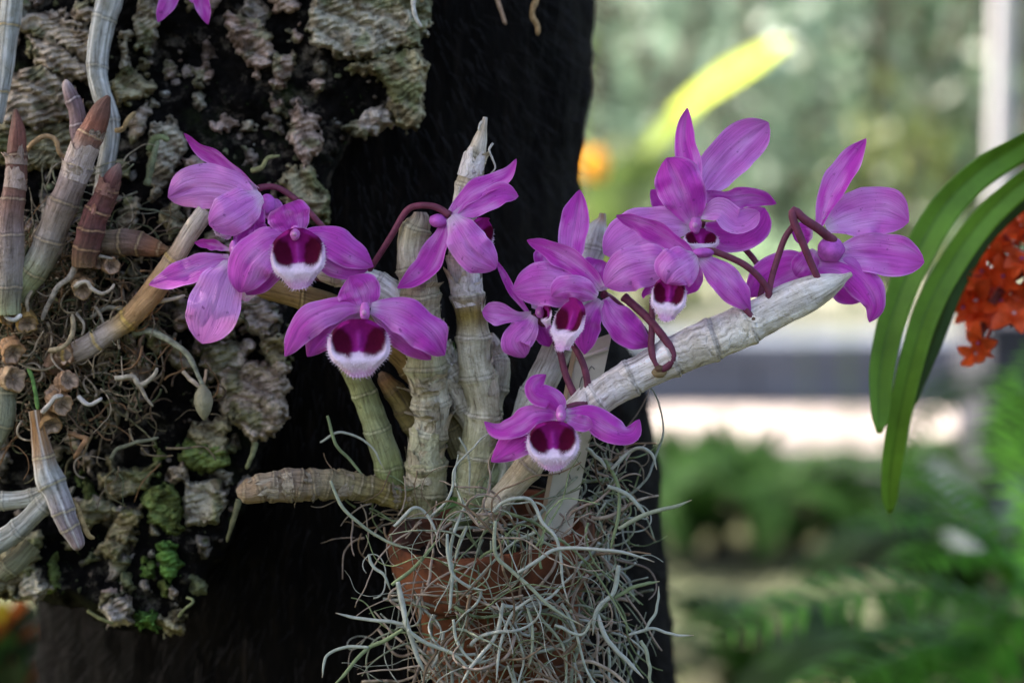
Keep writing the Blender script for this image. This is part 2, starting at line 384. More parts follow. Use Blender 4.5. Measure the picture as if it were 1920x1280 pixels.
# ---- palm whose arching fronds make the dark bow
def frond(mb, pts, L, col, n=26, droop=.5, wid=.05, fold=.4, r=.006):
    p, s = spline(pts, 40); t, a, b = frames(p); V, F, _ = tube(p, np.linspace(r, r * .25, 40), 5); mb.add(V, F, np.asarray(col) * .8)
    up = np.array((0, 0, 1.0))
    for i in np.linspace(2, 38, n):
        i0 = int(i); u = i / 39.0; ln = L * (math.sin(math.pi * (u * .86 + .10)) ** .8)
        side = np.cross(t[i0], up); side /= max(np.linalg.norm(side), 1e-6); nn = np.cross(side, t[i0])
        for sg in (-1, 1):
            dr = nrm(side * sg + t[i0] * .45 + nn * fold * .3 + rng.normal(size=3) * .06)
            q0 = p[i0]; q1 = q0 + dr * ln * .5 + nn * ln * .05; q2 = q0 + dr * ln - up * ln * droop * .5
            wv = nrm(t[i0] - dr * np.dot(t[i0], dr)) * wid * ln * .5
            V = np.array([q0 - wv * .5, q0 + wv * .5, q1 + wv, q1 - wv, q2]); c = np.asarray(col) * rng.uniform(.7, 1.3)
            mb.add(V, [np.array([[0, 1, 2, 3]]), np.array([[3, 2, 4]])], c)
q = at(1250, 7.4); e = empty('palm', (q[0] - 1.3, q[1] + .2, 0), 'dim palm whose dark arching frond crosses the hazy garden behind the flowers', 'palm')
m = MB(); limb(m, [(q[0] - 1.3, q[1] + .2, 0), (q[0] - 1.25, q[1] + .2, .5), (q[0] - 1.2, q[1] + .2, 1.0)], .07, .05); m.build('trunk', M['bark2'], e)
for k, (pts) in enumerate([[(990, 330, 7.6), (1130, 215, 7.4), (1330, 205, 7.2), (1500, 262, 7.0), (1640, 370, 6.9), (1720, 470, 6.8)],
                           [(990, 335, 7.6), (1080, 120, 7.8), (1180, 40, 8.0), (1300, 60, 8.2), (1390, 150, 8.3)],
                           [(985, 340, 7.6), (1050, 300, 7.2), (1150, 330, 6.9), (1230, 420, 6.7), (1260, 500, 6.6)]]):
    m = MB(); frond(m, [P(*a) for a in pts], .26 if k != 1 else .2, (.030, .055, .030), 30, .5, .12); m.build('frond', M['fern'], e)

# ---- broad leafed plant, full sun partly put into one leaf's colour
def blade(mb, pts, hw, col, cup=.15, n=24, m=9, prof=((0, .2), (.2, .7), (.5, 1), (.8, .75), (.95, .3), (1, .03)), roll=0.0, colfn=None, ref=None):
    p, s = spline(pts, n); t = nrm(np.gradient(p, axis=0))
    v = nrm(CAM - p) if ref is None else np.broadcast_to(np.asarray(ref, float), p.shape)
    side = nrm(np.cross(t, v)); nn = np.cross(side, t)
    if roll: side, nn = side * math.cos(roll) + nn * math.sin(roll), nn * math.cos(roll) - side * math.sin(roll)
    u = np.linspace(0, 1, n); wd = hw * np.interp(u, [a for a, b in prof], [b for a, b in prof]); x = np.linspace(-1, 1, m)
    V = p[:, None] + side[:, None] * (wd[:, None] * x)[..., None] + nn[:, None] * (cup * wd[:, None] * (x ** 2 - .4))[..., None]
    mb.add(V.reshape(-1, 3), gridF(n, m), col)
q = at(1230, 6.2); e = empty('broad_leaf_plant', (q[0] - .45, q[1], 0), 'broad leafed plant with one glowing yellow-green leaf in full sun', 'plant')
m = MB(); limb(m, [(q[0] - .45, q[1], 0), (q[0] - .42, q[1], .5), P(1090, 330, 6.2)], .025, .012); m.build('stem', M['bark2'], e)
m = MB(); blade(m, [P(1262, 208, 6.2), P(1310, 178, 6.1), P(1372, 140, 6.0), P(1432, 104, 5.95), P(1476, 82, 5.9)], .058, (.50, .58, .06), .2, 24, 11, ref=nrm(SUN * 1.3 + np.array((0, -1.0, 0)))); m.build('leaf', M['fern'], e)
m = MB(); blade(m, [P(1205, 285, 6.3), P(1250, 240, 6.25), P(1300, 195, 6.2), P(1340, 160, 6.2)], .045, (.22, .30, .04), .2, 18, 9, ref=nrm(SUN + np.array((0, -1.0, 0)))); m.build('leaf', M['fern'], e)  # dimmer second leaf, its weaker light put into a darker colour
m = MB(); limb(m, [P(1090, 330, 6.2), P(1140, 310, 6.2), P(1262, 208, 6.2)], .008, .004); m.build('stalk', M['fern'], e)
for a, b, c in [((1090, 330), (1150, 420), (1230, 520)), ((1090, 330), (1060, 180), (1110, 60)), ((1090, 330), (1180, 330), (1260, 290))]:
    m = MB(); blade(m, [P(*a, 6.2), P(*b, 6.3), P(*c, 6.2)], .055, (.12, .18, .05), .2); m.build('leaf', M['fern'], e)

# ---- white post, orange flower head
q = at(1868, 8.0); e = empty('white_post', (q[0], q[1], 0), 'blurred white post standing at the upper right above the green leaves', 'post')
V, F, _ = tube(np.array([(q[0], q[1], z) for z in np.linspace(0, 2.3, 12)]), .042, 20); mesh('shaft', V, F, M['white'], e)
V, F, _ = tube(np.array([(q[0], q[1], z) for z in (2.3, 2.33, 2.36)]), np.array([.07, .07, .03]), 20); mesh('cap', V, F, M['white'], e)
q = P(1114, 312, 6.0); e = empty('orange_flower', (q[0], q[1], 0), 'out of focus orange flower head glowing beside the edge of the trunk', 'flower')
m = MB(); limb(m, [(q[0], q[1], 0), (q[0] + .03, q[1], .7), q - np.array((0, 0, .03))], .006, .004); m.build('stem', M['fern'], e)
m = MB()
for k in range(44):
    a = k * 2.4; z = k / 43.0; r0 = .021 * math.sin(math.pi * (.15 + .8 * z)) + .005
    b0 = q + np.array((.008 * math.cos(a), .008 * math.sin(a), (z - .5) * .066)); b1 = b0 + np.array((r0 * math.cos(a), r0 * math.sin(a), .016))
    blade(m, [b0, (b0 + b1) / 2 + np.array((0, 0, -.003)), b1], .011, (.95, .55, .06), .2, 6, 3)
m.build('head', M['red'], e)

# ---- pale petal clusters on thin stems, added to imitate soft bright glints
for k, (px, py, d, R, lb) in enumerate([(1505, 107, 6.4, .017, 'added pale petals for a soft glint just past the tip of the yellow leaf'), (1578, 78, 6.6, .013, 'added pale petals for a faint glint to the right of the yellow leaf'), (1655, 330, 6.2, .016, 'added pale petals for a soft greenish glint over the petals of the flower seen from behind'),
                                      (1190, 20, 6.5, .016, 'added pale petals for a faint glint at the top beside the trunk'), (1590, 150, 6.9, .011, 'added pale petals for a tiny glint in the hazy shrubs above the flowers')]):
    q = P(px, py, d); e = empty('glint_petals', (q[0], q[1], 0), lb, 'blossom', 'petal clusters imitating glints among the shrubs')
    m = MB(); limb(m, [(q[0] + .05, q[1], 0), (q[0] + .02, q[1], .7), q], .004, .002, 5, 8); m.build('stem', M['fern'], e)
    m = MB()
    for j in range(9):
        a = j * 2.4; t_ = nrm(np.array((math.cos(a), -.5 + .1 * j, math.sin(a)))); blade(m, [q, q + t_ * R * .6 + np.array((0, -R * .3, 0)), q + t_ * R], R * .5, (.62, .66, .52), .3, 6, 3)
    m.build('petals', M['fern'], e)

# ---- ferns in the bed on the right, and the ones low behind
fern_src = []
for v in range(3):
    m = MB(); L = 1.0
    pts = [(0, 0, 0), (.12, 0, .34 + .04 * v), (.36, 0, .56), (.66, 0, .58 - .06 * v), (.95, 0, .40 - .12 * v)]
    frond(m, [np.array(a) for a in pts], .17, (.017, .052, .007), 34, .45, .30, .4, .008)  # green darkened in place of shade, since sun reaches the far row
    fern_src.append(m)
def fern(px, d, zbase, size, nfr, label, seed, tint=1.0, az0=0.0, spread=6.28, row=None):
    r = np.random.default_rng(seed); q = at(px, d) if row is None else row; e = empty('fern', (q[0], q[1], zbase), label, 'fern', 'ferns in the bed')
    m = MB(); limb(m, [(q[0], q[1], 0), (q[0] + .01, q[1], zbase * .5 + .02), (q[0], q[1], zbase + .03)], .05, .03); m.build('crown_base', M['bark2'], e)
    for k in range(nfr):
        o = mesh_cache_fern(k % 3)
        az = az0 + spread * (k + r.uniform(-.3, .3)) / nfr
        twin(o, (q[0], q[1], zbase), e, (r.uniform(-.15, .15), r.uniform(-.25, .25), az), size * r.uniform(.8, 1.15))
_fc = {}
def mesh_cache_fern(k):
    if k not in _fc:
        m = fern_src[k]; q = [f for f in m.F if f.shape[1] == 4]; t = [f for f in m.F if f.shape[1] == 3]
        o = mesh('frond', np.concatenate(m.V), [np.concatenate(q), np.concatenate(t)], M['fern'], None, np.concatenate(m.c), np.concatenate(m.u), True, (0, 0, 0))
        C.objects.unlink(o); _fc[k] = o
    return _fc[k]
def ztop_at(px, py, d): return P(px, py, d)[2]
y0, y1 = G(1500, 1150)[1], G(1500, 1040)[1]
sheet('dry_grass_strip', -4, 6, y0 - .3, y1 + .1, .004, M['drygrass'])
for px, pt, d, size, nfr, lb, sd_ in [
    (1830, 985, 2.5, .36, 10, 'large fern filling the lower right below the orange flowers', 3), (2040, 740, 2.0, .30, 10, 'tall bright fern at the right edge below the orange flowers', 4),
    (1430, 1165, 2.1, .30, 10, 'nearest fern at the bottom of the picture, right of the pot', 5), (1690, 1150, 1.75, .30, 9, 'fern with fronds across the bottom right corner', 8), (2300, 950, 2.6, .5, 10, 'fern outside the right edge of the picture', 31), (2700, 900, 3.2, .6, 10, 'larger fern outside the right edge of the picture', 32)]:
    fern(px, d, ztop_at(px, pt, d) - .60 * size, size, nfr, lb, sd_)
for k, px in enumerate([1215, 1285, 1350, 1420, 1490, 1560, 1630, 1700, 1775, 1850, 1930, 2020]):
    g = G(px, 1046 + 8 * math.sin(k * 2.1)); nm = ['first', 'second', 'third', 'fourth', 'fifth', 'sixth', 'seventh', 'eighth', 'ninth', 'tenth'][min(k, 9)]
    fern(px, float((g - CAM) @ FWD) - FOC, .01, .36 + .12 * math.sin(k * 2.6), 8, 'low dark fern in the far row along the paving, %s from the trunk' % nm if k < 10 else ['low dark fern of the far row cut by the right edge', 'last low dark fern of the far row, mostly outside the right edge'][k - 10], 60 + k, row=g)
pb = at(1960, 6.0); e = empty('dark_planter', (pb[0], pb[1], 0), 'dark slate planter box standing behind the orange flowers', 'planter')
z1 = ztop_at(1880, 600, 6.0); m = MB(); box(m, pb[0] - .16, pb[0] + .5, pb[1], pb[1] + .5, 0, z1 - .04); m.build('body', M['slate'], e, False)
m = MB(); box(m, pb[0] - .18, pb[0] + .52, pb[1] - .02, pb[1] + .52, z1 - .037, z1); m.build('rim', M['slate'], e, False)
st = empty('added_shade_tree', (-1.7, 4.0, 0), 'unseen tree added off to the left to shade the ferns', 'tree')  # unseen tree added so its leaves shade the fern bed
m = MB(); limb(m, [(-1.7, 4, 0), (-1.75, 4, 2), (-2.2, 3.9, 4.2)], .12, .05); m.build('trunk', M['bark2'], st)
m = MB(); leafcloud(m, 2600, (-2.5, 3.0, 4.2), (2.1, 1.9, .7), .24, DEEP, .25, .5, 1.3, 78); m.build('crown', M['foliage'], st)
q = P(1960, 1180, .70); e = empty('arching_fern', (q[0], q[1], 0), 'fern with long feathery fronds arching left across the lower right', 'fern')
m = MB(); limb(m, [(q[0], q[1], 0), (q[0], q[1], .6), q], .04, .02); m.build('crown_base', M['bark2'], e)
for pts, L, cl in [([(1870, 1040), (1740, 975), (1590, 985)], .046, (.06, .20, .02)), ([(1800, 1120), (1580, 1115), (1330, 1200)], .060, (.075, .24, .022)), ([(1935, 960), (1905, 820), (1885, 690)], .040, (.22, .52, .07)), ([(1950, 900), (1935, 760), (1940, 640)], .040, (.19, .48, .06)),
                   ([(1800, 1190), (1650, 1230), (1480, 1320)], .060, (.05, .17, .016)), ([(1850, 1010), (1750, 910), (1670, 860)], .046, (.10, .29, .03)), ([(1880, 1080), (1790, 1040), (1660, 1060)], .050, (.10, .31, .03)), ([(1900, 1160), (1800, 1250), (1700, 1340)], .055, (.08, .26, .025))]:
    m = MB(); frond(m, [q] + [P(x_, y_, .70 - .03 * k_) for k_, (x_, y_) in enumerate(pts)], L, cl, 19, .45, .16, .4, .0016); m.build('frond', M['fern'], e)
for k, (px, py, lb) in enumerate([(1292, 770, 'thin clump of grass blades before the paving nearest the trunk'), (1392, 775, 'clump of grass blades that splits the bright paving in two'), (1735, 800, 'grass clump at the right end of the bright paving')]):
    g = G(px, 960); e = empty('grass_clump', g, lb, 'grass', 'grass clumps before the paving'); r = np.random.default_rng(90 + k)
    for j in range(30):
        a = r.uniform(0, 6.28); H = (P(px, py, float((g - CAM) @ FWD) - FOC)[2]) * r.uniform(.55, 1.0); l = r.uniform(.05, .20)
        m = MB(); blade(m, [g, g + np.array((l * .3 * math.cos(a), l * .3 * math.sin(a), H * .6)), g + np.array((l * math.cos(a), l * math.sin(a), H))], .022, np.array((.04, .09, .025)) * r.uniform(.7, 1.3), .2, 8, 3); m.build('blade', M['fern'], e)
q = P(1790, 905, 2.2); e = empty('grey_leaf_plant', (q[0], q[1], 0), 'plant with long pale blue-grey leaves among the ferns', 'plant')
m = MB(); limb(m, [(q[0] + .05, q[1], 0), (q[0] + .06, q[1], .5), P(1880, 1000, 2.2)], .012, .008); m.build('stem', M['bark2'], e)
for a, b, c in [((1880, 1000), (1800, 930), (1730, 850)), ((1880, 1000), (1900, 940), (1930, 890)), ((1880, 1000), (1830, 1010), (1770, 1000))]:
    m = MB(); blade(m, [P(*a, 2.2), P(*b, 2.2), P(*c, 2.25)], .018, (.22, .28, .26), .2); m.build('leaf', M['leaf'], e)

# ---- bromeliad at lower left
q = P(20, 1290, .75); e = empty('bromeliad', (q[0], q[1], 0), 'blurred orange and green bromeliad in the bottom left corner behind the trunk', 'plant')
m = MB(); limb(m, [(q[0], q[1], 0), (q[0], q[1], .6), P(20, 1330, .75)], .03, .02); m.build('stem', M['bark2'], e)
for (x0, x1, y1, cl, hwp) in [(30, 40, 1115, (.36, .09, .02), .014), (0, 5, 1120, (.36, .26, .02), .012), (20, -20, 1160, (.3, .07, .02), .014), (10, 15, 1185, (.07, .16, .03), .014),
                              (35, 55, 1170, (.26, .09, .03), .010), (-10, -50, 1120, (.3, .12, .02), .014), (0, 30, 1240, (.06, .09, .03), .012), (30, 62, 1130, (.03, .05, .02), .016), (20, 75, 1190, (.025, .04, .02), .018)]:
    m = MB(); blade(m, [P(20, 1330, .75), P((x0 + x1) / 2, (1330 + y1) / 2, .74), P(x1, y1, .73)], hwp, cl, .3); m.build('leaf', M['fern'], e)

# ================================================================ the dark tree that carries everything
DT = .225
prof_r = [(-80, 1128), (0, 1126), (100, 1122), (200, 1113), (260, 1102), (330, 1088), (420, 1098), (520, 1130), (640, 1180), (740, 1222), (880, 1240), (1000, 1258), (1150, 1270), (1280, 1282), (1400, 1290)]
zr = np.array([P(x, y, DT)[2] for y_, x_ in [(0, 0)] for (y, x) in prof_r]); xr = np.array([P(x, y, DT)[0] for y, x in prof_r])
prof_l = [(-80, 30), (400, 40), (900, 52), (1280, 60), (1400, 62)]
zl = np.array([P(x, y, DT)[2] for y, x in prof_l]); xl = np.array([P(x, y, DT)[0] for y, x in prof_l])
zs = np.concatenate([np.linspace(0, 1.2, 40, endpoint=False), np.linspace(1.2, 1.6, 150, endpoint=False), np.linspace(1.6, 2.75, 60)])
XR = np.interp(zs, zr[::-1], xr[::-1]); XL = np.interp(zs, zl[::-1], xl[::-1])
XR = XR + np.maximum(0, .9 - zs) * .05; XL = XL - np.maximum(0, .9 - zs) * .05
ns = 150; th = np.linspace(0, 2 * np.pi, ns, endpoint=False)
cx = (XR + XL) / 2; rx = (XR - XL) / 2; YC = P(600, 640, DT)[1]
V = np.stack([cx[:, None] + rx[:, None] * np.cos(th), YC + .135 * np.sin(th)[None] + 0 * zs[:, None], np.broadcast_to(zs[:, None], (len(zs), ns))], -1).reshape(-1, 3)
nn = np.stack([np.cos(th), np.sin(th), 0 * th], 1)[None].repeat(len(zs), 0).reshape(-1, 3)
V = V + nn * (.0045 * fbm(V * (60, 60, 25), 4) + .0025 * fbm(V * (260, 260, 60), 3) - .003)[:, None]
tree = empty('tree', (cx[0], YC, 0), 'black fibrous tree trunk carrying the bark slab and the orchid pot', 'tree')
mesh('trunk', V, gridF(len(zs), ns, True), M['trunk'], tree)
# bristly root fibres that roughen its outline
n = 9000; r = np.random.default_rng(3); zi = r.uniform(1.18, 1.62, n); a = r.uniform(0, 2 * np.pi, n) ; a = np.where(r.random(n) < .75, -r.uniform(0, np.pi, n), a)
X1 = np.interp(zi, zs, cx); R1 = np.interp(zi, zs, rx)
p0 = np.stack([X1 + R1 * np.cos(a), YC + .135 * np.sin(a), zi], 1); out = np.stack([np.cos(a), np.sin(a), 0 * a], 1)
dr = nrm(out * r.uniform(.1, .7, n)[:, None] + np.array((0, 0, -1.0)) + r.normal(size=(n, 3)) * .3); L = np.where(r.random(n) < .12, r.uniform(.010, .020, n), r.uniform(.004, .011, n))[:, None]
wv = nrm(np.cross(dr, out)) * .00028
V = np.stack([p0 - out * .003 - wv, p0 - out * .003 + wv, p0 + dr * L + out * .002], 1).reshape(-1, 3)
mesh('root_fibres', V, np.arange(3 * n).reshape(n, 3), M['fibre'], tree)['kind'] = 'stuff'
for k, (a0, a1, z1) in enumerate([(.3, .6, 3.3), (1.6, 2.1, 3.4), (2.9, 3.3, 3.2), (4.4, 4.6, 3.3), (5.4, 5.7, 3.35)]):
    m = MB(); R = 1.3
    limb(m, [(cx[-1], YC, 2.6), (cx[-1] + .35 * math.cos(a0), YC + .35 * math.sin(a0), 2.95), (-1.0 + cx[-1] + R * math.cos(a1), YC + .3 + R * math.sin(a1), z1)], .07, .018)
    m.build('limb', M['bark2'], tree)
m = MB(); leafcloud(m, 9000, (-1.35, .55, 3.25), (2.2, 1.8, .62), .15, DEEP, .25, .5, 1.3, 77)  # unseen crown, placed and thickened to keep sun off the orchids
m.build('crown', M['foliage'], tree)
# foliage row added behind the camera, unseen, to cut low frontal sky light
hg = empty('added_hedge', (0, -2.9, 0), 'unseen leaf screen added behind the photographer to cut low sky light', 'added_hedge')
m = MB(); rh = np.random.default_rng(55); n = 9000; p = np.stack([rh.uniform(-5.5, 5.5, n), rh.uniform(-3.4, -2.5, n), rh.uniform(.05, 2.35, n)], 1); ax = nrm(rh.normal(size=(n, 3))); sv = nrm(np.cross(ax, rh.normal(size=(n, 3)))); Lh = rh.uniform(.08, .16, n)[:, None]
m.add(np.stack([p, p + ax * Lh * .5 + sv * Lh * .25, p + ax * Lh, p + ax * Lh * .5 - sv * Lh * .25], 1).reshape(-1, 3), np.arange(4 * n).reshape(n, 4), np.repeat(np.asarray(DEEP)[rh.integers(0, 3, n)], 4, 0)); m.build('foliage', M['foliage'], hg)['kind'] = 'stuff'
for x_ in np.arange(-5, 5.1, 1.0):
    m = MB(); limb(m, [(x_, -2.95, 0), (x_ + .03, -2.95, 1.0), (x_, -2.93, 2.0)], .03, .012); m.build('trunk', M['bark2'], hg)
# ================================================================ cork bark slab
def polysd(poly, X, Y):          # signed distance to a polygon, positive inside
    poly = np.asarray(poly, float); d = np.full(X.shape, 1e9); ins = np.zeros(X.shape, bool)
    for i in range(len(poly)):
        a, b = poly[i], poly[(i + 1) % len(poly)]; e = b - a
        t = np.clip(((X - a[0]) * e[0] + (Y - a[1]) * e[1]) / max(e @ e, 1e-9), 0, 1)
        d = np.minimum(d, np.hypot(X - a[0] - t * e[0], Y - a[1] - t * e[1]))
        c = ((a[1] > Y) != (b[1] > Y)) & (X < (b[0] - a[0]) * (Y - a[1]) / ((b[1] - a[1]) or 1e-9) + a[0]); ins ^= c
    return np.where(ins, d, -d)
def relief(poly, step, height, jag, jscale, lo=-8):
    poly = np.asarray(poly, float); x0, y0 = poly.min(0) - 14; x1, y1 = poly.max(0) + 14
    nx = int((x1 - x0) / step) + 2; ny = int((y1 - y0) / step) + 2
    X, Y = np.meshgrid(np.linspace(x0, x1, nx), np.linspace(y0, y1, ny), indexing='ij')
    S = polysd(poly, X, Y); q = np.stack([X.ravel() / jscale, Y.ravel() / jscale, np.full(X.size, height)], 1)
    S = S + jag * fbm(q, 4).reshape(S.shape)
    keep = S > lo; F = gridF(nx, ny); F = F[keep.ravel()[F].all(1)]
    use = np.unique(F); mp = np.full(nx * ny, -1); mp[use] = np.arange(len(use))
    return X.ravel()[use], Y.ravel()[use], S.ravel()[use], mp[F]
SLAB = [(-220, -140), (800, -140), (796, 20), (790, 110), (778, 205), (740, 240), (665, 258), (630, 330), (612, 400), (578, 520), (548, 640), (525, 760), (500, 830),
        (465, 920), (440, 1000), (400, 1060), (352, 1150), (325, 1182), (260, 1175), (200, 1162), (130, 1128), (0, 1116), (-220, 1108)]
BASE = 325.0                     # depth of the slab face, photo pixels behind the focal plane
def slabdepth(x, y):
    q = np.stack([np.asarray(x) / 95., np.asarray(y) / 130., 0 * np.asarray(x)], 1)
    h = 46 * fbm(q, 3) + 20 * fbm(q * 4.2 + 9, 4)
    return BASE - h
slab = empty('cork_bark_slab', P(300, 1150, .09), 'weathered cork bark slab with grey plates and moss fixed to the black trunk', 'bark slab')
x, y, s, F = relief(SLAB, 3.6, 3, 16, 22)
dep = slabdepth(x, y) - 9 * fbm(np.stack([x / 9., y / 9., 0 * x], 1), 3); dep = lerp(590, dep, smooth01((s + 8) / 34))
V = PP(np.stack([x, y, dep], 1)); mesh('bark_base', V, F[:, ::-1], M['slab'], slab)
TAN, GRY, PNK, GRN, OLV, LGR = (.62, .52, .41), (.56, .50, .43), (.52, .40, .33), (.22, .29, .09), (.40, .36, .22), (.50, .46, .35)
plates = [
 ([(40, 30), (100, 30), (160, 57), (168, 92), (150, 112), (100, 80), (40, 60)], TAN, 42), ([(62, 74), (110, 78), (160, 128), (155, 148), (110, 142), (72, 114)], TAN, 46),
 ([(28, 146), (77, 130), (126, 168), (130, 218), (67, 236), (10, 220)], TAN, 52), ([(-20, 236), (60, 242), (132, 236), (136, 304), (60, 314), (-20, 290)], OLV, 36),
 ([(122, 23), (172, -10), (174, 30), (150, 38)], TAN, 36), ([(260, -10), (292, -10), (292, 60), (282, 90), (256, 86), (255, 60)], LGR, 34),
 ([(210, 162), (240, 132), (264, 150), (284, 165), (262, 184), (225, 194)], OLV, 40), ([(430, 35), (482, 38), (508, 72), (502, 112), (480, 132), (458, 100), (430, 72)], PNK, 36),
 ([(513, 110), (552, 105), (547, 142), (513, 168)], PNK, 38), ([(558, 196), (592, 228), (598, 272), (570, 304), (543, 250)], PNK, 40),
 ([(533, 328), (580, 316), (607, 368), (607, 402), (570, 408), (538, 372)], OLV, 46), ([(288, 240), (320, 232), (342, 270), (322, 330), (288, 362), (283, 300)], LGR, 34),
 ([(343, 300), (372, 292), (388, 318), (366, 330)], PNK, 30), ([(612, -20), (788, -20), (784, 50), (768, 78), (700, 99), (650, 97), (600, 78), (596, 36)], LGR, 58),
 ([(662, 136), (720, 108), (772, 98), (788, 130), (783, 212), (760, 232), (723, 200), (735, 175), (708, 146)], OLV, 54), ([(652, 236), (700, 210), (730, 204), (727, 228), (690, 250)], GRY, 44),
 ([(500, -20), (560, -20), (556, 15), (520, 22)], PNK, 34), ([(378, 650), (430, 636), (474, 648), (442, 702), (398, 704)], GRY, 46),
 ([(422, 700), (470, 692), (527, 688), (522, 782), (505, 804), (480, 812), (430, 782), (418, 740)], TAN, 52), ([(498, 640), (538, 626), (538, 682), (500, 692)], OLV, 44),
 ([(363, 800), (422, 788), (424, 852), (370, 854)], OLV, 46), ([(346, 832), (412, 828), (418, 868), (380, 884), (342, 862)], GRN, 48),
 ([(198, 890), (288, 872), (272, 912), (230, 934), (198, 922)], OLV, 34), ([(268, 930), (322, 912), (334, 950), (333, 994), (300, 988), (272, 952)], GRN, 44),
 ([(353, 910), (412, 902), (424, 940), (402, 973), (353, 978)], LGR, 48), ([(215, 968), (260, 960), (247, 1010), (220, 1048), (190, 1030)], OLV, 38),
 ([(298, 1018), (327, 1022), (336, 1060), (320, 1085), (298, 1066)], (.13, .27, .06), 40), ([(138, 940), (180, 928), (220, 950), (200, 972), (158, 988)], TAN, 32),
 ([(-20, 1062), (40, 1008), (72, 998), (62, 1062), (30, 1102), (-20, 1112)], OLV, 40), ([(33, 1092), (62, 1062), (88, 1102), (70, 1118), (33, 1117)], LGR, 40),
 ([(193, 1130), (242, 1122), (240, 1162), (210, 1166)], GRY, 38), ([(263, 1145), (292, 1148), (288, 1172), (263, 1168)], (.13, .27, .06), 34),
 ([(300, 1160), (338, 1152), (338, 1178), (315, 1185)], OLV, 38), ([(272, 1048), (292, 1060), (288, 1084), (272, 1076)], (.13, .27, .06), 26),
 ([(300, 1092), (314, 1090), (314, 1118), (302, 1120)], GRN, 28), ([(316, 1100), (332, 1108), (328, 1126), (316, 1122)], GRY, 28), ([(192, 1105), (222, 1098), (222, 1124), (196, 1126)], PNK, 28),
 ([(318, 880), (344, 872), (346, 900), (322, 902)], TAN, 40), ([(400, 560), (440, 548), (452, 590), (420, 640), (392, 610)], PNK, 34), ([(455, 560), (500, 556), (520, 600), (490, 632), (458, 616)], GRY, 32),
 ([(360, 130), (385, 122), (392, 146), (368, 156)], PNK, 26), ([(450, 232), (474, 226), (474, 246), (456, 250)], LGR, 22), ([(400, 230), (432, 214), (444, 236), (412, 252)], PNK, 22),
 ([(226, 60), (246, 62), (240, 120), (228, 124)], LGR, 26), ([(310, 120), (334, 116), (336, 140), (314, 146)], PNK, 24), ([(212, 300), (236, 296), (240, 330), (216, 336)], OLV, 24),
 ([(585, 160), (602, 152), (606, 176), (590, 182)], PNK, 30), ([(540, 60), (560, 52), (566, 76), (548, 84)], PNK, 26), ([(300, 400), (330, 380), (345, 420), (318, 440)], OLV, 30),
]
rp = np.random.default_rng(8); cen = [np.mean(p_, 0) for p_, _c, _h in plates]; siz = [np.ptp(np.asarray(p_), axis=0).mean() * .42 for p_, _c, _h in plates]
for k in range(900):             # smaller flakes of bark fill the gaps
    x, y = rp.uniform(0, 770), rp.uniform(0, 1165); R = rp.uniform(9, 30)
    pr = .9 if (x < 300 and y < 430) else .85 if (370 < x < 545 and 520 < y < 860) else .8 if y > 850 else .45 if y > 560 else .40
    if rp.random() > pr or len(plates) > 195 or polysd(SLAB, np.array([x]), np.array([y]))[0] < R * .7: continue
    if any((x - c_[0]) ** 2 + (y - c_[1]) ** 2 < (s_ + R * .80) ** 2 for c_, s_ in zip(cen, siz)): continue
    a = np.sort(rp.uniform(0, 6.28, 8)); rr = R * rp.uniform(.6, 1.35, 8); st_ = rp.uniform(.7, 1.0); sk = rp.uniform(-.5, .5)
    poly = [(x + st_ * q_ * math.cos(t_) + sk * q_ * math.sin(t_), y + 1.25 * q_ * math.sin(t_)) for q_, t_ in zip(rr, a)]
    base = [TAN, GRY, PNK, OLV, LGR][rp.integers(5)] if y < 820 else [OLV, GRN, LGR, GRY, TAN][rp.integers(5)]
    plates.append((poly, tuple(np.array(base) * rp.uniform(.3, .85)), rp.uniform(14, 36))); cen.append(np.array((x, y))); siz.append(R)
for k, (poly, col, h) in enumerate(plates):
    pm = np.mean(poly, 0); poly = pm + (np.asarray(poly, float) - pm) * (1.2 if k < 49 else 1.12)
    x, y, s, F = relief(poly, 2.3 if k < 49 else 2.8, k + 1.0, 15 if k < 49 else 11, 11)
    rid = np.sin((y * .95 + x * .34 + 13 * fbm(np.stack([x / 30., y / 30., 0 * x + k], 1), 2)) / 2.1)
    dep = slabdepth(x, y) - lerp(-22, h, smooth01((s + 8) / 16)) - (4.6 if k < 5 else 3.0) * rid - (4 if k < 5 else 6.5) * fbm(np.stack([x / 12., y / 12., 0 * x + k], 1), 4)
    c = np.asarray(col) * (1 + .35 * fbm(np.stack([x / 26., y / 26., 0 * x + 2 * k], 1), 3))[:, None]
    ms = smooth01((fbm(np.stack([x / 34., y / 34., 0 * x + 31 + k], 1), 3) - .12) * 5) * .6
    c = lerp(c, np.array((.13, .17, .05)), ms[:, None])
    mesh('bark_plate', PP(np.stack([x, y, dep], 1)), F[:, ::-1], M['plate'], slab, c)
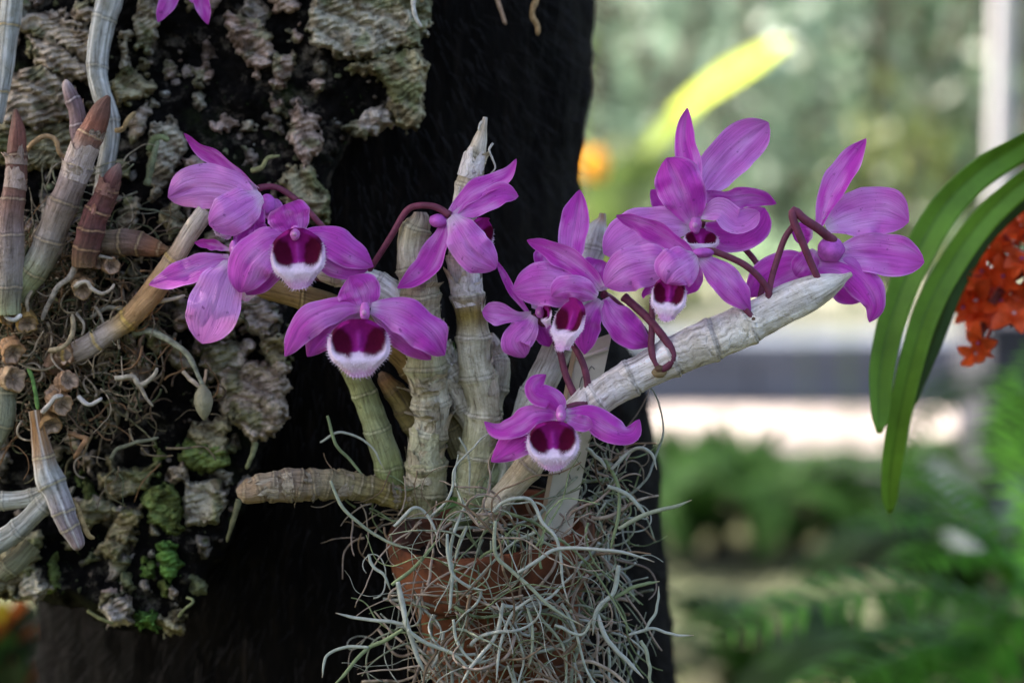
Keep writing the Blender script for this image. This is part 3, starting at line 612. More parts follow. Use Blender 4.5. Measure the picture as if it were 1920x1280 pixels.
# loose crumbs of bark and lichen
crumbs = MB(); r = np.random.default_rng(11)
for k in range(520):
    x, y = r.uniform(0, 780), r.uniform(0, 1170)
    if polysd(SLAB, np.array([x]), np.array([y]))[0] < 12: continue
    if fbm(np.array([[x / 70., y / 70., 5.]]), 2)[0] < -.05: continue
    R = r.uniform(2.0, 6.5) if r.random() < .8 else r.uniform(6, 11)
    u = np.linspace(0, np.pi, 5); t = np.linspace(0, 2 * np.pi, 7, endpoint=False)
    S3 = np.stack([np.outer(np.sin(u), np.cos(t)), np.outer(np.sin(u), np.sin(t)), np.outer(np.cos(u), np.ones(7))], -1).reshape(-1, 3)
    S3 *= (1 + .5 * vnoise(S3 * 1.7 + k))[:, None] * R * np.array((1, r.uniform(.6, 1.3), .7)); d0 = slabdepth(np.array([x]), np.array([y]))[0]
    c = [(.30, .25, .21), (.34, .33, .29), (.20, .22, .12), (.36, .30, .25)][k % 4]
    crumbs.add(PP(S3 + np.array((x, y, d0 - R * .2))), gridF(5, 7, True), np.asarray(c) * r.uniform(.5, 1.1))
crumbs.build('bark_crumbs', M['plate'], slab)['kind'] = 'stuff'
# moss tufts
n = 9000; x = r.uniform(0, 700, n); y = r.uniform(80, 1170, n); ok = (polysd(SLAB, x, y) > 10) & (fbm(np.stack([x / 60., y / 60., 0 * x + 40], 1), 3) > .22); x, y = x[ok], y[ok]; n = len(x)
p0 = PP(np.stack([x, y, slabdepth(x, y) + 6], 1)); dr = nrm(-FWD * .8 + r.normal(size=(n, 3)) * .6); L = r.uniform(.0012, .0034, n)[:, None]; wv = nrm(np.cross(dr, r.normal(size=(n, 3)))) * .00035
mo = MB(); mo.add(np.stack([p0 - wv, p0 + wv, p0 + dr * L], 1).reshape(-1, 3), np.arange(3 * n).reshape(n, 3), np.repeat(np.array((.035, .060, .014)) * r.uniform(.4, 1.5, (n, 1)), 3, 0))
mo.build('moss', M['strand'], slab)['kind'] = 'stuff'
# ================================================================ canes, roots, flowers: builders
WHT, PAP, GRN2, OLI, TANC, BRN, RED, PUR, GLASS, YEL = ((.66, .62, .62), (.62, .58, .52), (.34, .36, .20), (.20, .15, .035), (.50, .30, .15), (.22, .13, .09), (.155, .070, .052), (.20, .13, .14), (.50, .52, .50), (.55, .38, .10))
def cane(parent, pts, rad, cols, gap=60, ring=YEL, ringw=1.6, swell=.10, lump=.055, ridges=9, name='cane', seed=0, step=2.0, nodes=None, flare=.07, stripes=0.0):
    r = np.random.default_rng(seed + 100); pts = np.asarray(pts, float)
    w3 = PP(pts); kd = kk(pts[:, 2] * K); rows = np.hstack([w3, (np.asarray(rad, float) * kd)[:, None], np.asarray([cols[min(i, len(cols) - 1)] for i in range(len(pts))], float)])
    Lpx = np.linalg.norm(np.diff(pts, axis=0), axis=1).sum(); n = max(int(Lpx / step), 16)
    q, s = spline(rows, n); p = q[:, :3]; R = np.maximum(q[:, 3], .00012); col = q[:, 4:7]; sp = s / kd.mean()
    if nodes is None:
        nodes = []; a = gap * r.uniform(.35, .8)
        while a < sp[-1] - gap * .22: nodes.append(a); a += gap * r.uniform(.8, 1.2)
    nodes = np.asarray(nodes, float) if len(nodes) else np.array([-99.])
    p = p + nrm(np.cross(np.gradient(p, axis=0), FWD)) * (np.sin(np.interp(sp, np.concatenate([[0], nodes, [sp[-1]]]), np.arange(len(nodes) + 2) * np.pi)) * .05 * R)[:, None]
    sides = 26; th = np.linspace(0, 2 * np.pi, sides, endpoint=False); ph = r.uniform(0, 6.28)
    S = sp[:, None] + 2.2 * np.sin(th + ph)[None] + 1.2 * vnoise(np.stack([np.broadcast_to(np.cos(th) * 2.5, (n, sides)).ravel(), np.broadcast_to(np.sin(th) * 2.5, (n, sides)).ravel(), np.repeat(sp / 60., sides)], 1)).reshape(n, sides) * 2.0
    dn = np.min(np.abs(S[..., None] - nodes), -1); wr = np.median(rad)
    after = np.where(nodes[None, None] <= S[..., None], S[..., None] - nodes, 1e9).min(-1); fr = np.clip(after / gap, 0, 1.5)
    mod = 1 + swell * np.exp(-(dn / (.30 * wr + 2)) ** 2) + flare * (fr - .45) * (after < 1e8)
    q3 = np.stack([np.broadcast_to(np.cos(th), (n, sides)).ravel() * 1.6, np.broadcast_to(np.sin(th), (n, sides)).ravel() * 1.6, np.repeat(sp / (wr * 1.4 + 4), sides) + seed], 1)
    mod = mod + lump * 2.2 * fbm(q3, 3).reshape(n, sides) + .018 * np.sin(ridges * th + ph + 1.5 * vnoise(np.stack([sp / 50., 0 * sp, 0 * sp + seed], 1))[:, None])
    mod = mod - .05 * np.exp(-((dn - 2.6) / 1.3) ** 2)
    V, F, _ = tube(p, R[:, None] * mod, sides)
    cc = np.repeat(col[:, None], sides, 1)
    cc = cc * (1 + .42 * fbm(q3 * (1.3, 1.3, .6) + 5, 3).reshape(n, sides))[..., None]
    if stripes: cc = lerp(cc * (1 - .35 * min(1, 2 * stripes)), np.array((.82, .82, .80)), (1.6 * stripes * smooth01((np.sin(11 * th + ph) - .55) * 3))[None, :, None])
    rg = np.exp(-(dn / ringw) ** 2)[..., None]; cc = lerp(cc, np.asarray(ring), rg * .8)
    cc = cc * (1 - .45 * np.exp(-((dn - ringw * 2.2) / 1.3) ** 2))[..., None]
    uv = np.stack([np.repeat(sp / 30., sides), np.tile(np.minimum(th, 2 * np.pi - th) / 3.14, n) * 1.0, np.full(n * sides, seed * 3.7)], 1)
    cc = np.vstack([cc.reshape(-1, 3), col[0], col[-1]]); uv = np.vstack([uv, uv[0], uv[-1]])
    return mesh(name, V, F, M['cane'], parent, cc, uv), (p, R, sp, nodes, kd.mean())
def sheath(part, info, s0, s1, a0, a1, col=PAP, off=1.10, flare=.25, seed=0, rag=.35):   # torn papery skin wrapped round a cane
    p, R, sp, nodes, k = info; i0, i1 = np.searchsorted(sp, [s0, s1]); i1 = min(max(i1, i0 + 6), len(p)); sl = slice(i0, i1); n = i1 - i0
    if n < 5: return
    t, a, b = frames(p); m = 14; r = np.random.default_rng(seed + 900)
    u = np.linspace(0, 1, n)[:, None]; x = np.linspace(0, 1, m)[None]
    rg = fbm(np.stack([np.repeat(x * 6, n, 0).ravel(), np.full(n * m, seed), np.full(n * m, 0.)], 1), 3).reshape(n, m)
    uu = np.clip(u * (1 - rag * .5 + rag * rg), 0, 1); th = np.radians(a0 + (a1 - a0) * (x + .06 * fbm(np.stack([np.repeat(u * 7, m, 1).ravel(), np.full(n * m, seed + 4.), 0 * np.full(n * m, 0.)], 1), 2).reshape(n, m)))
    idx = np.clip(i0 + uu * (n - 1), 0, len(p) - 1); I = idx.astype(int)
    # angle 0 faces the camera
    v = nrm(CAM - p); sdv = nrm(np.cross(t, v)); fv = np.cross(sdv, t)
    rr = R[I] * (off + flare * uu ** 3 + .05 * rg)
    V = p[I] + rr[..., None] * (fv[I] * np.cos(th)[..., None] + sdv[I] * np.sin(th)[..., None])
    c = np.asarray(col) * (1 + .3 * rg.ravel())[:, None]; uv = np.stack([(uu * n / 15.).ravel(), np.repeat(x, n, 0).ravel(), np.full(n * m, seed)], 1)
    return mesh('papery_sheath', V.reshape(-1, 3), gridF(n, m), M['cane'], part, c, uv)
def root(parent, pts, r0, r1, col, name='root', seed=0, sides=7, wig=1.5):
    pts = np.asarray(pts, float); r = np.random.default_rng(seed + 50)
    q, s = spline(np.hstack([PP(pts)]), max(14, int(np.linalg.norm(np.diff(pts, axis=0), axis=1).sum() / 5))); n = len(q); k = K * 1.1
    q = q + k * wig * np.stack([fbm(np.stack([np.arange(n) / 6., np.full(n, seed + j * 9.), np.full(n, 1.)], 1), 3) for j in range(3)], 1) * 2
    R = np.linspace(r0, r1, n) * k * (1 + .22 * fbm(np.stack([np.arange(n) / 3., np.full(n, seed), np.zeros(n)], 1), 3)); R[-1] *= .5
    V, F, _ = tube(q, R, sides); c = np.asarray(col) * (1 + .35 * fbm(V / (K * 14), 3))[:, None]
    return mesh(name, V, F, M['root'], parent, c)
OV = ((0, .26), (.10, .42), (.28, .82), (.52, 1.0), (.75, .82), (.90, .46), (.97, .18), (1, .02))
BL = ((0, .30), (.10, .50), (.26, .86), (.50, 1.0), (.76, .96), (.90, .66), (.97, .30), (1, .03))
LN = ((0, .45), (.15, .65), (.40, 1.0), (.65, .92), (.85, .6), (.96, .25), (1, .03))
PALE, MAG, DRK, WH = np.array((.90, .46, .94)), np.array((.64, .054, .585)), np.array((.34, .010, .28)), np.array((.86, .68, .86))
def petal(parent, pts, hw, d0=0, roll=0, roll1=None, cup=.22, tone=0.0, prof=OV, name='petal', seed=0, rip=.11, base=.22, fold=0.0):
    pts = np.asarray(pts, float).copy()
    if pts.shape[1] == 2: pts = np.hstack([pts, np.zeros((len(pts), 1))])
    pts[:, 2] += d0; n, m = 30, 17; w3 = PP(pts); p, s = spline(w3, n); t = nrm(np.gradient(p, axis=0)); k = kk(d0 * K)
    v = nrm(CAM - p); sd0 = nrm(np.cross(t, v)); nn0 = np.cross(sd0, t); u = np.linspace(0, 1, n)
    a = np.radians(lerp(roll, roll if roll1 is None else roll1, u))[:, None]
    side = sd0 * np.cos(a) + nn0 * np.sin(a); nn = nn0 * np.cos(a) - sd0 * np.sin(a)
    x = np.linspace(-1, 1, m); f0 = np.array(prof)
    uu = np.interp(u, np.linspace(0, 1, 60), np.linspace(0, 1, 60)); wd = np.interp(uu, f0[:, 0], f0[:, 1])
    wd = np.convolve(np.pad(wd, 2, mode='edge'), [.1, .2, .4, .2, .1], 'valid') * hw * k; wd[-1] = hw * k * .03
    E = fbm(np.stack([np.repeat(u * 5, m), np.tile(np.sign(x) * 3 + x, n), np.full(n * m, seed * 1.7)], 1), 3).reshape(n, m)
    wv = wd[:, None] * x * (1 + .07 * E)
    h = cup * wd[:, None] * (x ** 2 - .35) + rip * wd[:, None] * (np.abs(x) ** 2) * np.sin(u[:, None] * 17 + 2.5 * np.sign(x) + seed) * 1.6 - .10 * wd[:, None] * np.exp(-(x / .10) ** 2) + .10 * wd[:, None] * E + fold * wd[:, None] * np.abs(x)
    V = p[:, None] + side[:, None] * wv[..., None] + nn[:, None] * h[..., None]
    U = np.repeat(u, m).reshape(n, m); X = np.broadcast_to(x, (n, m))
    N = fbm(np.stack([(U * 4).ravel(), (X * 2).ravel(), np.full(n * m, seed + 3.)], 1), 3).reshape(n, m)
    main = lerp(lerp(PALE, MAG, min(1, max(0, (tone + 1)))), DRK, max(0, tone))
    c = lerp(main, PALE, np.clip(.55 * (1 - U) * (1 - .4 * np.abs(X)) + .75 * N - .06 + (-.35 * tone), 0, .9)[..., None])  # paler zones: petal pattern plus highlights put into the colour
    c = lerp(c, DRK, np.clip(.50 * smooth01((U - .68) / .32) + .22 * np.exp(-(X / .07) ** 2) * U - .15 + .25 * N, 0, .8)[..., None])
    c = lerp(c, PALE, (.55 * smooth01((np.abs(X) - .86) / .14))[..., None]); c = lerp(c, WH, (smooth01((base + .05 * N - U) / base) * .9)[..., None])  # pale margin imitates light coming through the thin edge
    uv = np.stack([X.ravel(), U.ravel() * 1.0, np.full(n * m, seed * 2.3)], 1)
    return mesh(name, V.reshape(-1, 3), gridF(n, m), M['petal'], parent, c.reshape(-1, 3), uv)
def rot(yaw, pitch, rl):
    cy, sy, cp, sp_, cr, sr = [f(math.radians(a)) for a in (yaw, pitch, rl) for f in (math.cos, math.sin)]
    Ry = np.array(((cy, 0, sy), (0, 1, 0), (-sy, 0, cy))); Rx = np.array(((1, 0, 0), (0, cp, -sp_), (0, sp_, cp))); Rz = np.array(((cr, -sr, 0), (sr, cr, 0), (0, 0, 1)))
    return Rz @ Ry @ Rx
CW = np.stack([RGT, UPV, -FWD], 1)            # lip axes: right, up, towards the camera
def lip(parent, cx, cy, d0, sx, sy, yaw=0, pitch=0, roll=0, seed=0, hairs=620, depth=.44, top=.8):
    d0 = d0 - 16
    na, nr = 64, 22; th = np.linspace(0, 2 * np.pi, na, endpoint=False); rr = np.linspace(0, 1, nr) ** .85
    ct, st = np.cos(th), np.sin(th)           # th = 0 up
    Rr = 1 - .20 * np.clip(ct, 0, 1) ** 2 * (1 - top) * 5 * .6 + .05 * np.clip(-ct, 0, 1) ** 6 - .10 * np.exp(-((np.abs(th - np.pi) - .75) / .35) ** 2)
    e = fbm(np.stack([st * 3, ct * 3, np.full(na, seed + .5)], 1), 3); Rr = Rr * (1 + .04 * e)
    x = rr[:, None] * (st * Rr)[None]; y = rr[:, None] * (ct * Rr)[None]; rad = np.broadcast_to(rr[:, None], (nr, na))
    z = -depth * (1 - rad ** 2.2) * smooth01((y + .75) / .7) - .50 * np.clip(-y - .42, 0, 1) ** 1.5 + .16 * np.exp(-((x) / .16) ** 2) * smooth01((y + .35) / .5) * (1 - rad)
    z += .20 * np.exp(-(((y + .42) / .22) ** 2)) * np.exp(-(x / .7) ** 2) + .04 * fbm(np.stack([x.ravel() * 4, y.ravel() * 4, np.full(x.size, seed)], 1), 3).reshape(x.shape)
    z -= .25 * smooth01((rad - .86) / .14) * (np.abs(x) > .3)
    nz = .10 * fbm(np.stack([x.ravel() * 6, y.ravel() * 6, np.full(x.size, seed + 7)], 1), 3).reshape(x.shape)
    ex = (np.abs(x) - .54 - .16 * (y - .1)) / .36; ey = (y - .12 - (.22 + .1 * math.sin(seed * 1.9)) * (np.abs(x) - .5)) / (.50 + .05 * math.sin(seed * 3.1)); bl = 1 - (np.abs(ex) ** 2.6 + np.abs(ey) ** 2.6) ** (1 / 2.6) + nz * 1.6
    wh = np.array((.84, .68, .84)); pk = np.array((.72, .34, .72)); mag = np.array((.27, .009, .18)); mar = np.array((.078, .0012, .022))
    c = np.broadcast_to(wh, x.shape + (3,)).copy(); c = lerp(c, np.array((.80, .50, .80)), (.7 * smooth01((y + .15) / .4))[..., None])
    c = lerp(c, pk, (.75 * smooth01((-y - .62 + nz) / .3) + .15 * nz)[..., None].clip(0, 1))
    es = .86 + .05 * math.sin(seed * 2.7); inner = smooth01((1.0 - np.sqrt((x / (es + .04)) ** 2 + ((y - .36) / .62) ** 2) + nz * .5) / .10) * smooth01((np.abs(x) * .55 + y + .22 + nz * .4) / .08); inner_soft = np.clip((1.22 - np.sqrt((x / .86) ** 2 + ((y - .36) / .62) ** 2) + nz * .5) / .5, 0, 1) * np.clip((np.abs(x) * .55 + y + .40 + nz * .4) / .3, 0, 1); inner = np.maximum(inner, smooth01((y - .52 + nz) / .2) * smooth01((.75 - np.abs(x)) / .2))
    c = lerp(c, np.array((.66, .20, .62)), (smooth01(inner_soft) * .8)[..., None]); c = lerp(c, mag, inner[..., None]); c = lerp(c, mar, smooth01((bl + .10) / .40)[..., None])
    c = lerp(c, np.array((.40, .035, .34)), (smooth01((.75 - np.abs(x) / .22) * 1.2) * smooth01((y + .22) / .1) * smooth01((.62 - y) / .3) * .75 * inner)[..., None])
    Rm = rot(yaw, pitch, roll); k = kk(d0 * K); org = P(cx, cy, d0 * K)
    L = np.stack([x * sx, y * sy, z * (sx + sy) / 2], -1).reshape(-1, 3) @ Rm.T
    V = org + (L * k) @ CW.T; F = gridF(nr, na, True)
    o = mesh('lip', V, F, M['lip'], parent, c.reshape(-1, 3))
    # hairs on the rim and the front lobe
    r = np.random.default_rng(seed + 70); sc = np.where((rad.ravel() > .9) | ((y.ravel() < -.30) & (rad.ravel() > .5)), 1., 0) * (1 + 2 * (rad.ravel() > .9)) * (y.ravel() < .38); sc /= sc.sum()
    pick = r.choice(len(sc), hairs, p=sc); p0 = V[pick] + r.normal(size=(hairs, 3)) * k * .9
    gz = np.stack([np.gradient(V.reshape(nr, na, 3), axis=0), np.gradient(V.reshape(nr, na, 3), axis=1)]); N = nrm(np.cross(gz[0], gz[1])).reshape(-1, 3)
    face = CW @ (Rm @ np.array((0, 0, 1.0))); N = N * np.sign((N @ face))[:, None]
    radial = nrm(np.stack([x, y, 0 * x], -1).reshape(-1, 3) @ Rm.T @ CW.T)
    dr = nrm(N[pick] * .8 + radial[pick] * (.3 + .7 * (rad.ravel()[pick] > .9))[:, None] + r.normal(size=(hairs, 3)) * .28)
    Ln = (sx + sy) / 2 * k * r.uniform(.05, .13, hairs)[:, None]; wv = nrm(np.cross(dr, r.normal(size=(hairs, 3)))) * k * .42
    fb = MB(); hc = lerp(np.array((.86, .74, .88)), c.reshape(-1, 3)[pick], .25); fb.add(np.stack([p0 - wv, p0 + wv, p0 + dr * Ln], 1).reshape(-1, 3), np.arange(3 * hairs).reshape(hairs, 3), np.repeat(hc, 3, 0))
    fb.build('lip_hairs', M['fuzz'], parent)['kind'] = 'stuff'
    return o
STK = np.array((.15, .030, .062))
def stalkpiece(mb, pts, r0, r1, d0=0, col=STK, n=46, sides=12, lumps=0.0):
    pts = np.asarray(pts, float).copy()
    if pts.shape[1] == 2: pts = np.hstack([pts, np.zeros((len(pts), 1))])
    pts[:, 2] += d0; k = kk(d0 * K); p, s = spline(PP(pts), n); R = np.linspace(r0, r1, n) * k
    R = R * (1 + .05 * fbm(np.stack([np.arange(n) / 5., np.full(n, pts[0, 0]), np.zeros(n)], 1), 2)); R[:2] *= 1.15
    V, F, _ = tube(p, R, sides); c = np.asarray(col) * (1 + .3 * fbm(V / (K * 16), 3))[:, None]; mb.add(V, F, c)
def blob(mb, cx, cy, d, rx, ry, rz, col, seed=0, n=14):
    u = np.linspace(0, np.pi, n); t = np.linspace(0, 2 * np.pi, 18, endpoint=False)
    S3 = np.stack([np.outer(np.sin(u), np.cos(t)), np.outer(np.cos(u), np.ones(18)), np.outer(np.sin(u), np.sin(t))], -1).reshape(-1, 3)
    S3 = S3 * (1 + .10 * fbm(S3 * 2 + seed, 2))[:, None] * np.array((rx, ry, rz)); c = np.asarray(col) * (1 + .2 * fbm(S3 / 8., 2))[:, None]
    mb.add(PP(S3 + np.array((cx, cy, d))), gridF(n, 18, True), c)
# ================================================================ orchid growing on the bark slab
ZOFF = -80.0
bo = empty('bark_orchid', P(120, 700, .06), 'leafless orchid with brown and silvery canes and a mat of roots on the cork bark', 'orchid')
cane(bo, [(212, -60, 300), (204, 0, 300), (193, 45, 300), (182, 128, 300), (188, 170, 296), (203, 215, 292), (207, 260, 292), (196, 330, 290), (185, 385, 300)], [26, 25, 22, 20, 18, 18, 17, 15, 13], [GLASS], 92, (.60, .56, .46), seed=1, swell=.08, stripes=.5, nodes=[96, 186, 290])
cane(bo, [(26, -60, 270), (21, 0, 270), (17, 52, 270), (12, 110, 268), (3, 175, 266), (-8, 230, 266)], [21, 20, 19, 17, 13, 12], [GLASS], 90, YEL, seed=2, stripes=.5, nodes=[108, 232])
c, inf = cane(bo, [(28, 560, 220), (52, 524, 212), (84, 468, 200), (108, 410, 190), (128, 358, 184), (152, 296, 178), (172, 248, 172), (190, 204, 168), (204, 180, 166)], [24, 26, 27, 27, 26, 26, 23, 17, 4], [(.20, .20, .12), GRN2, (.32, .29, .25), (.34, .27, .23), (.33, .25, .23), (.36, .29, .28), (.24, .10, .07), RED, RED], 75, (.50, .38, .22), seed=3, nodes=[62, 130, 206, 278, 340])
sheath(c, inf, 250, 330, -80, 70, (.46, .38, .36), 1.06, .1, 3)
flaky0 = [(c, inf, 7, 3, (.44, .36, .32))]
c, inf = cane(bo, [(150, 268, 200), (147, 236, 204), (142, 206, 206), (134, 182, 208), (126, 160, 210), (124, 150, 212)], [15, 16, 15, 13, 9, 3], [PUR, PUR, PUR, PUR, (.40, .32, .34), (.5, .42, .42)], 45, (.55, .48, .48), seed=4)
flaky0.append((c, inf, 4, 4, (.34, .25, .26)))
c, inf = cane(bo, [(14, 590, 190), (16, 530, 186), (18, 450, 184), (24, 380, 182), (30, 310, 182), (33, 250, 182), (29, 205, 184)], [24, 25, 25, 22, 19, 15, 3], [GRN2, (.30, .27, .23), (.33, .26, .24), (.24, .13, .11), RED, (.17, .065, .05), RED], 80, (.48, .38, .26), seed=5)
flaky0.append((c, inf, 7, 5, (.40, .30, .26)))
c, inf = cane(bo, [(156, 500, 188), (163, 455, 182), (178, 410, 178), (196, 368, 174), (214, 330, 170), (224, 306, 170)], [22, 24, 23, 21, 15, 3], [(.20, .12, .06), (.14, .06, .05), (.14, .05, .05), (.15, .055, .05), (.16, .07, .065), (.30, .20, .18)], 44, (.46, .30, .16), seed=6)
flaky0.append((c, inf, 5, 6, (.26, .13, .11)))
cane(bo, [(180, 456, 230), (205, 454, 220), (240, 455, 212), (275, 460, 208), (300, 467, 206), (318, 470, 206)], [20, 24, 24, 20, 12, 3], [(.18, .14, .08), (.20, .15, .10), (.17, .11, .09), (.18, .09, .06), (.28, .13, .06), (.3, .2, .1)], 34, (.42, .32, .18), seed=7, lump=.07)
c, inf = cane(bo, [(96, 688, 250), (118, 668, 240), (150, 656, 232), (200, 626, 222), (238, 600, 214), (270, 566, 206), (304, 520, 196), (336, 472, 186), (362, 430, 178), (386, 396, 172)], [19, 20, 21, 20, 20, 21, 20, 18, 17, 15],
     [(.26, .15, .09), (.27, .17, .11), (.38, .31, .27), (.42, .35, .31), (.50, .33, .14), (.52, .30, .13), (.55, .36, .20), (.56, .42, .30), (.62, .54, .46), (.64, .58, .52)], 80, (.62, .44, .10), seed=8, nodes=[42, 108, 178, 322], ringw=2.6)
sheath(c, inf, 180, 300, -100, 60, (.52, .32, .16), 1.05, .05, 8, .15)
cane(bo, [(66, 770, 210), (70, 800, 206), (80, 850, 200), (92, 892, 196), (110, 938, 190), (130, 985, 186), (146, 1022, 184), (150, 1030, 184)], [12, 13, 19, 25, 23, 19, 12, 3], [TANC, (.48, .24, .08), (.46, .30, .18), (.44, .45, .42), (.40, .38, .40), (.34, .28, .31), (.36, .27, .28), BRN], 44, (.58, .50, .30), seed=9, stripes=.35, nodes=[88, 142, 196, 228])
cane(bo, [(-40, 940, 240), (10, 938, 236), (60, 932, 226), (86, 920, 220)], [17, 17, 16, 13], [(.40, .42, .38)], 60, (.55, .52, .42), seed=10, stripes=.3)
cane(bo, [(-40, 1030, 230), (0, 1012, 228), (40, 986, 222), (76, 950, 214), (90, 930, 212)], [24, 22, 19, 18, 14], [(.44, .46, .42)], 66, (.60, .58, .50), seed=11, stripes=.4)
cane(bo, [(8, 720, 230), (10, 760, 226), (2, 800, 230), (-20, 840, 240)], [19, 21, 18, 16], [(.24, .25, .17)], 50, (.5, .45, .3), seed=12)
cane(bo, [(0, 1080, 260), (30, 1052, 262), (60, 1020, 270)], [16, 20, 18], [(.17, .17, .10)], 60, (.3, .28, .16), seed=13, lump=.1)
def flaky(part, info, n, seed, col=PAP):
    r = np.random.default_rng(seed)
    p, R, sp, nodes, k = info
    for j in range(n):
        s0 = r.uniform(0, sp[-1] * .9); L = r.uniform(14, 46); a = r.uniform(-120, 120); sheath(part, info, s0, min(s0 + L, sp[-1]), a, a + r.uniform(50, 150), np.asarray(col) * r.uniform(.8, 1.1), 1.07, r.uniform(.05, .75), seed * 40 + j, .8)
for a in flaky0: flaky(*a)
# cut stumps with a pale pithy end
def stump(x, y, d, rx, ang, col, L=22, seed=0):
    r = np.random.default_rng(seed); a = math.radians(ang); dx, dy = math.cos(a), -math.sin(a); sds = 24
    ts = np.array([0, .2, .4, .6, .78, .92, 1.0, 1.02, .97, .88, .86, .86]); rr = np.array([.62, .82, .95, .9, 1.02, .98, 1.0, .93, .80, .62, .35, .08]); n = len(ts)
    p = PP([(x - dx * L * (1 - t), y - dy * L * (1 - t), d + 34 * (1 - t)) for t in ts]); k = kk(d * K); tt, aa, bb = frames(PP([(x - dx * L * (1 - t), y - dy * L * (1 - t), d + 34 * (1 - t)) for t in np.linspace(0, 1, n)]))
    th = np.linspace(0, 2 * np.pi, sds, endpoint=False); N = fbm(np.stack([np.tile(np.cos(th) * 2.2, n), np.tile(np.sin(th) * 2.2, n), np.repeat(ts * 1.5, sds) + seed * 5], 1), 3).reshape(n, sds)
    RR = (rx * k * rr)[:, None] * (1 + .34 * N + .05 * np.sin(9 * th + seed)[None])
    V = (p[:, None] + RR[..., None] * (aa[:, None] * np.cos(th)[None, :, None] + bb[:, None] * np.sin(th)[None, :, None]) + tt[:, None] * ((.5 * N * rx * k * (ts > .9)[:, None]))[..., None]).reshape(-1, 3)
    c = np.repeat(np.asarray(col)[None], n * sds, 0) * (1 + .6 * fbm(V / (K * 7), 3))[:, None]; e = np.repeat(np.arange(n) >= 8, sds); c[e] = np.array((.46, .33, .24)) * (1 + .7 * fbm(V[e] / (K * 3.5), 3))[:, None]; c[np.repeat(np.arange(n) >= 10, sds)] *= .45; c[np.repeat((np.arange(n) == 3), sds)] *= .55
    mesh('cut_stump', V, gridF(n, sds, True), M['cane'], bo, c, np.stack([np.repeat(ts, sds), np.tile(th / 6.28, n), np.full(n * sds, seed)], 1))
for a in [(130, 712, 196, 19, 20, (.42, .26, .16), 20, 1), (118, 760, 192, 20, -35, (.46, .28, .16), 26, 2), (100, 735, 205, 17, 140, (.34, .20, .10), 24, 3), (26, 664, 200, 22, -60, (.40, .22, .10), 26, 4), (28, 712, 198, 23, -10, (.44, .30, .18), 26, 5),
          (22, 590, 196, 24, -50, (.44, .27, .10), 26, 6), (52, 608, 196, 20, -70, (.40, .25, .08), 26, 7), (156, 542, 200, 20, -60, (.40, .26, .14), 22, 8), (120, 664, 214, 19, 200, (.30, .17, .09), 20, 9), (186, 492, 206, 12, 0, (.40, .24, .15), 16, 10), (210, 498, 204, 15, -20, (.44, .28, .18), 18, 11), (96, 800, 204, 20, -60, (.34, .20, .08), 30, 12)]:
    stump(*a)
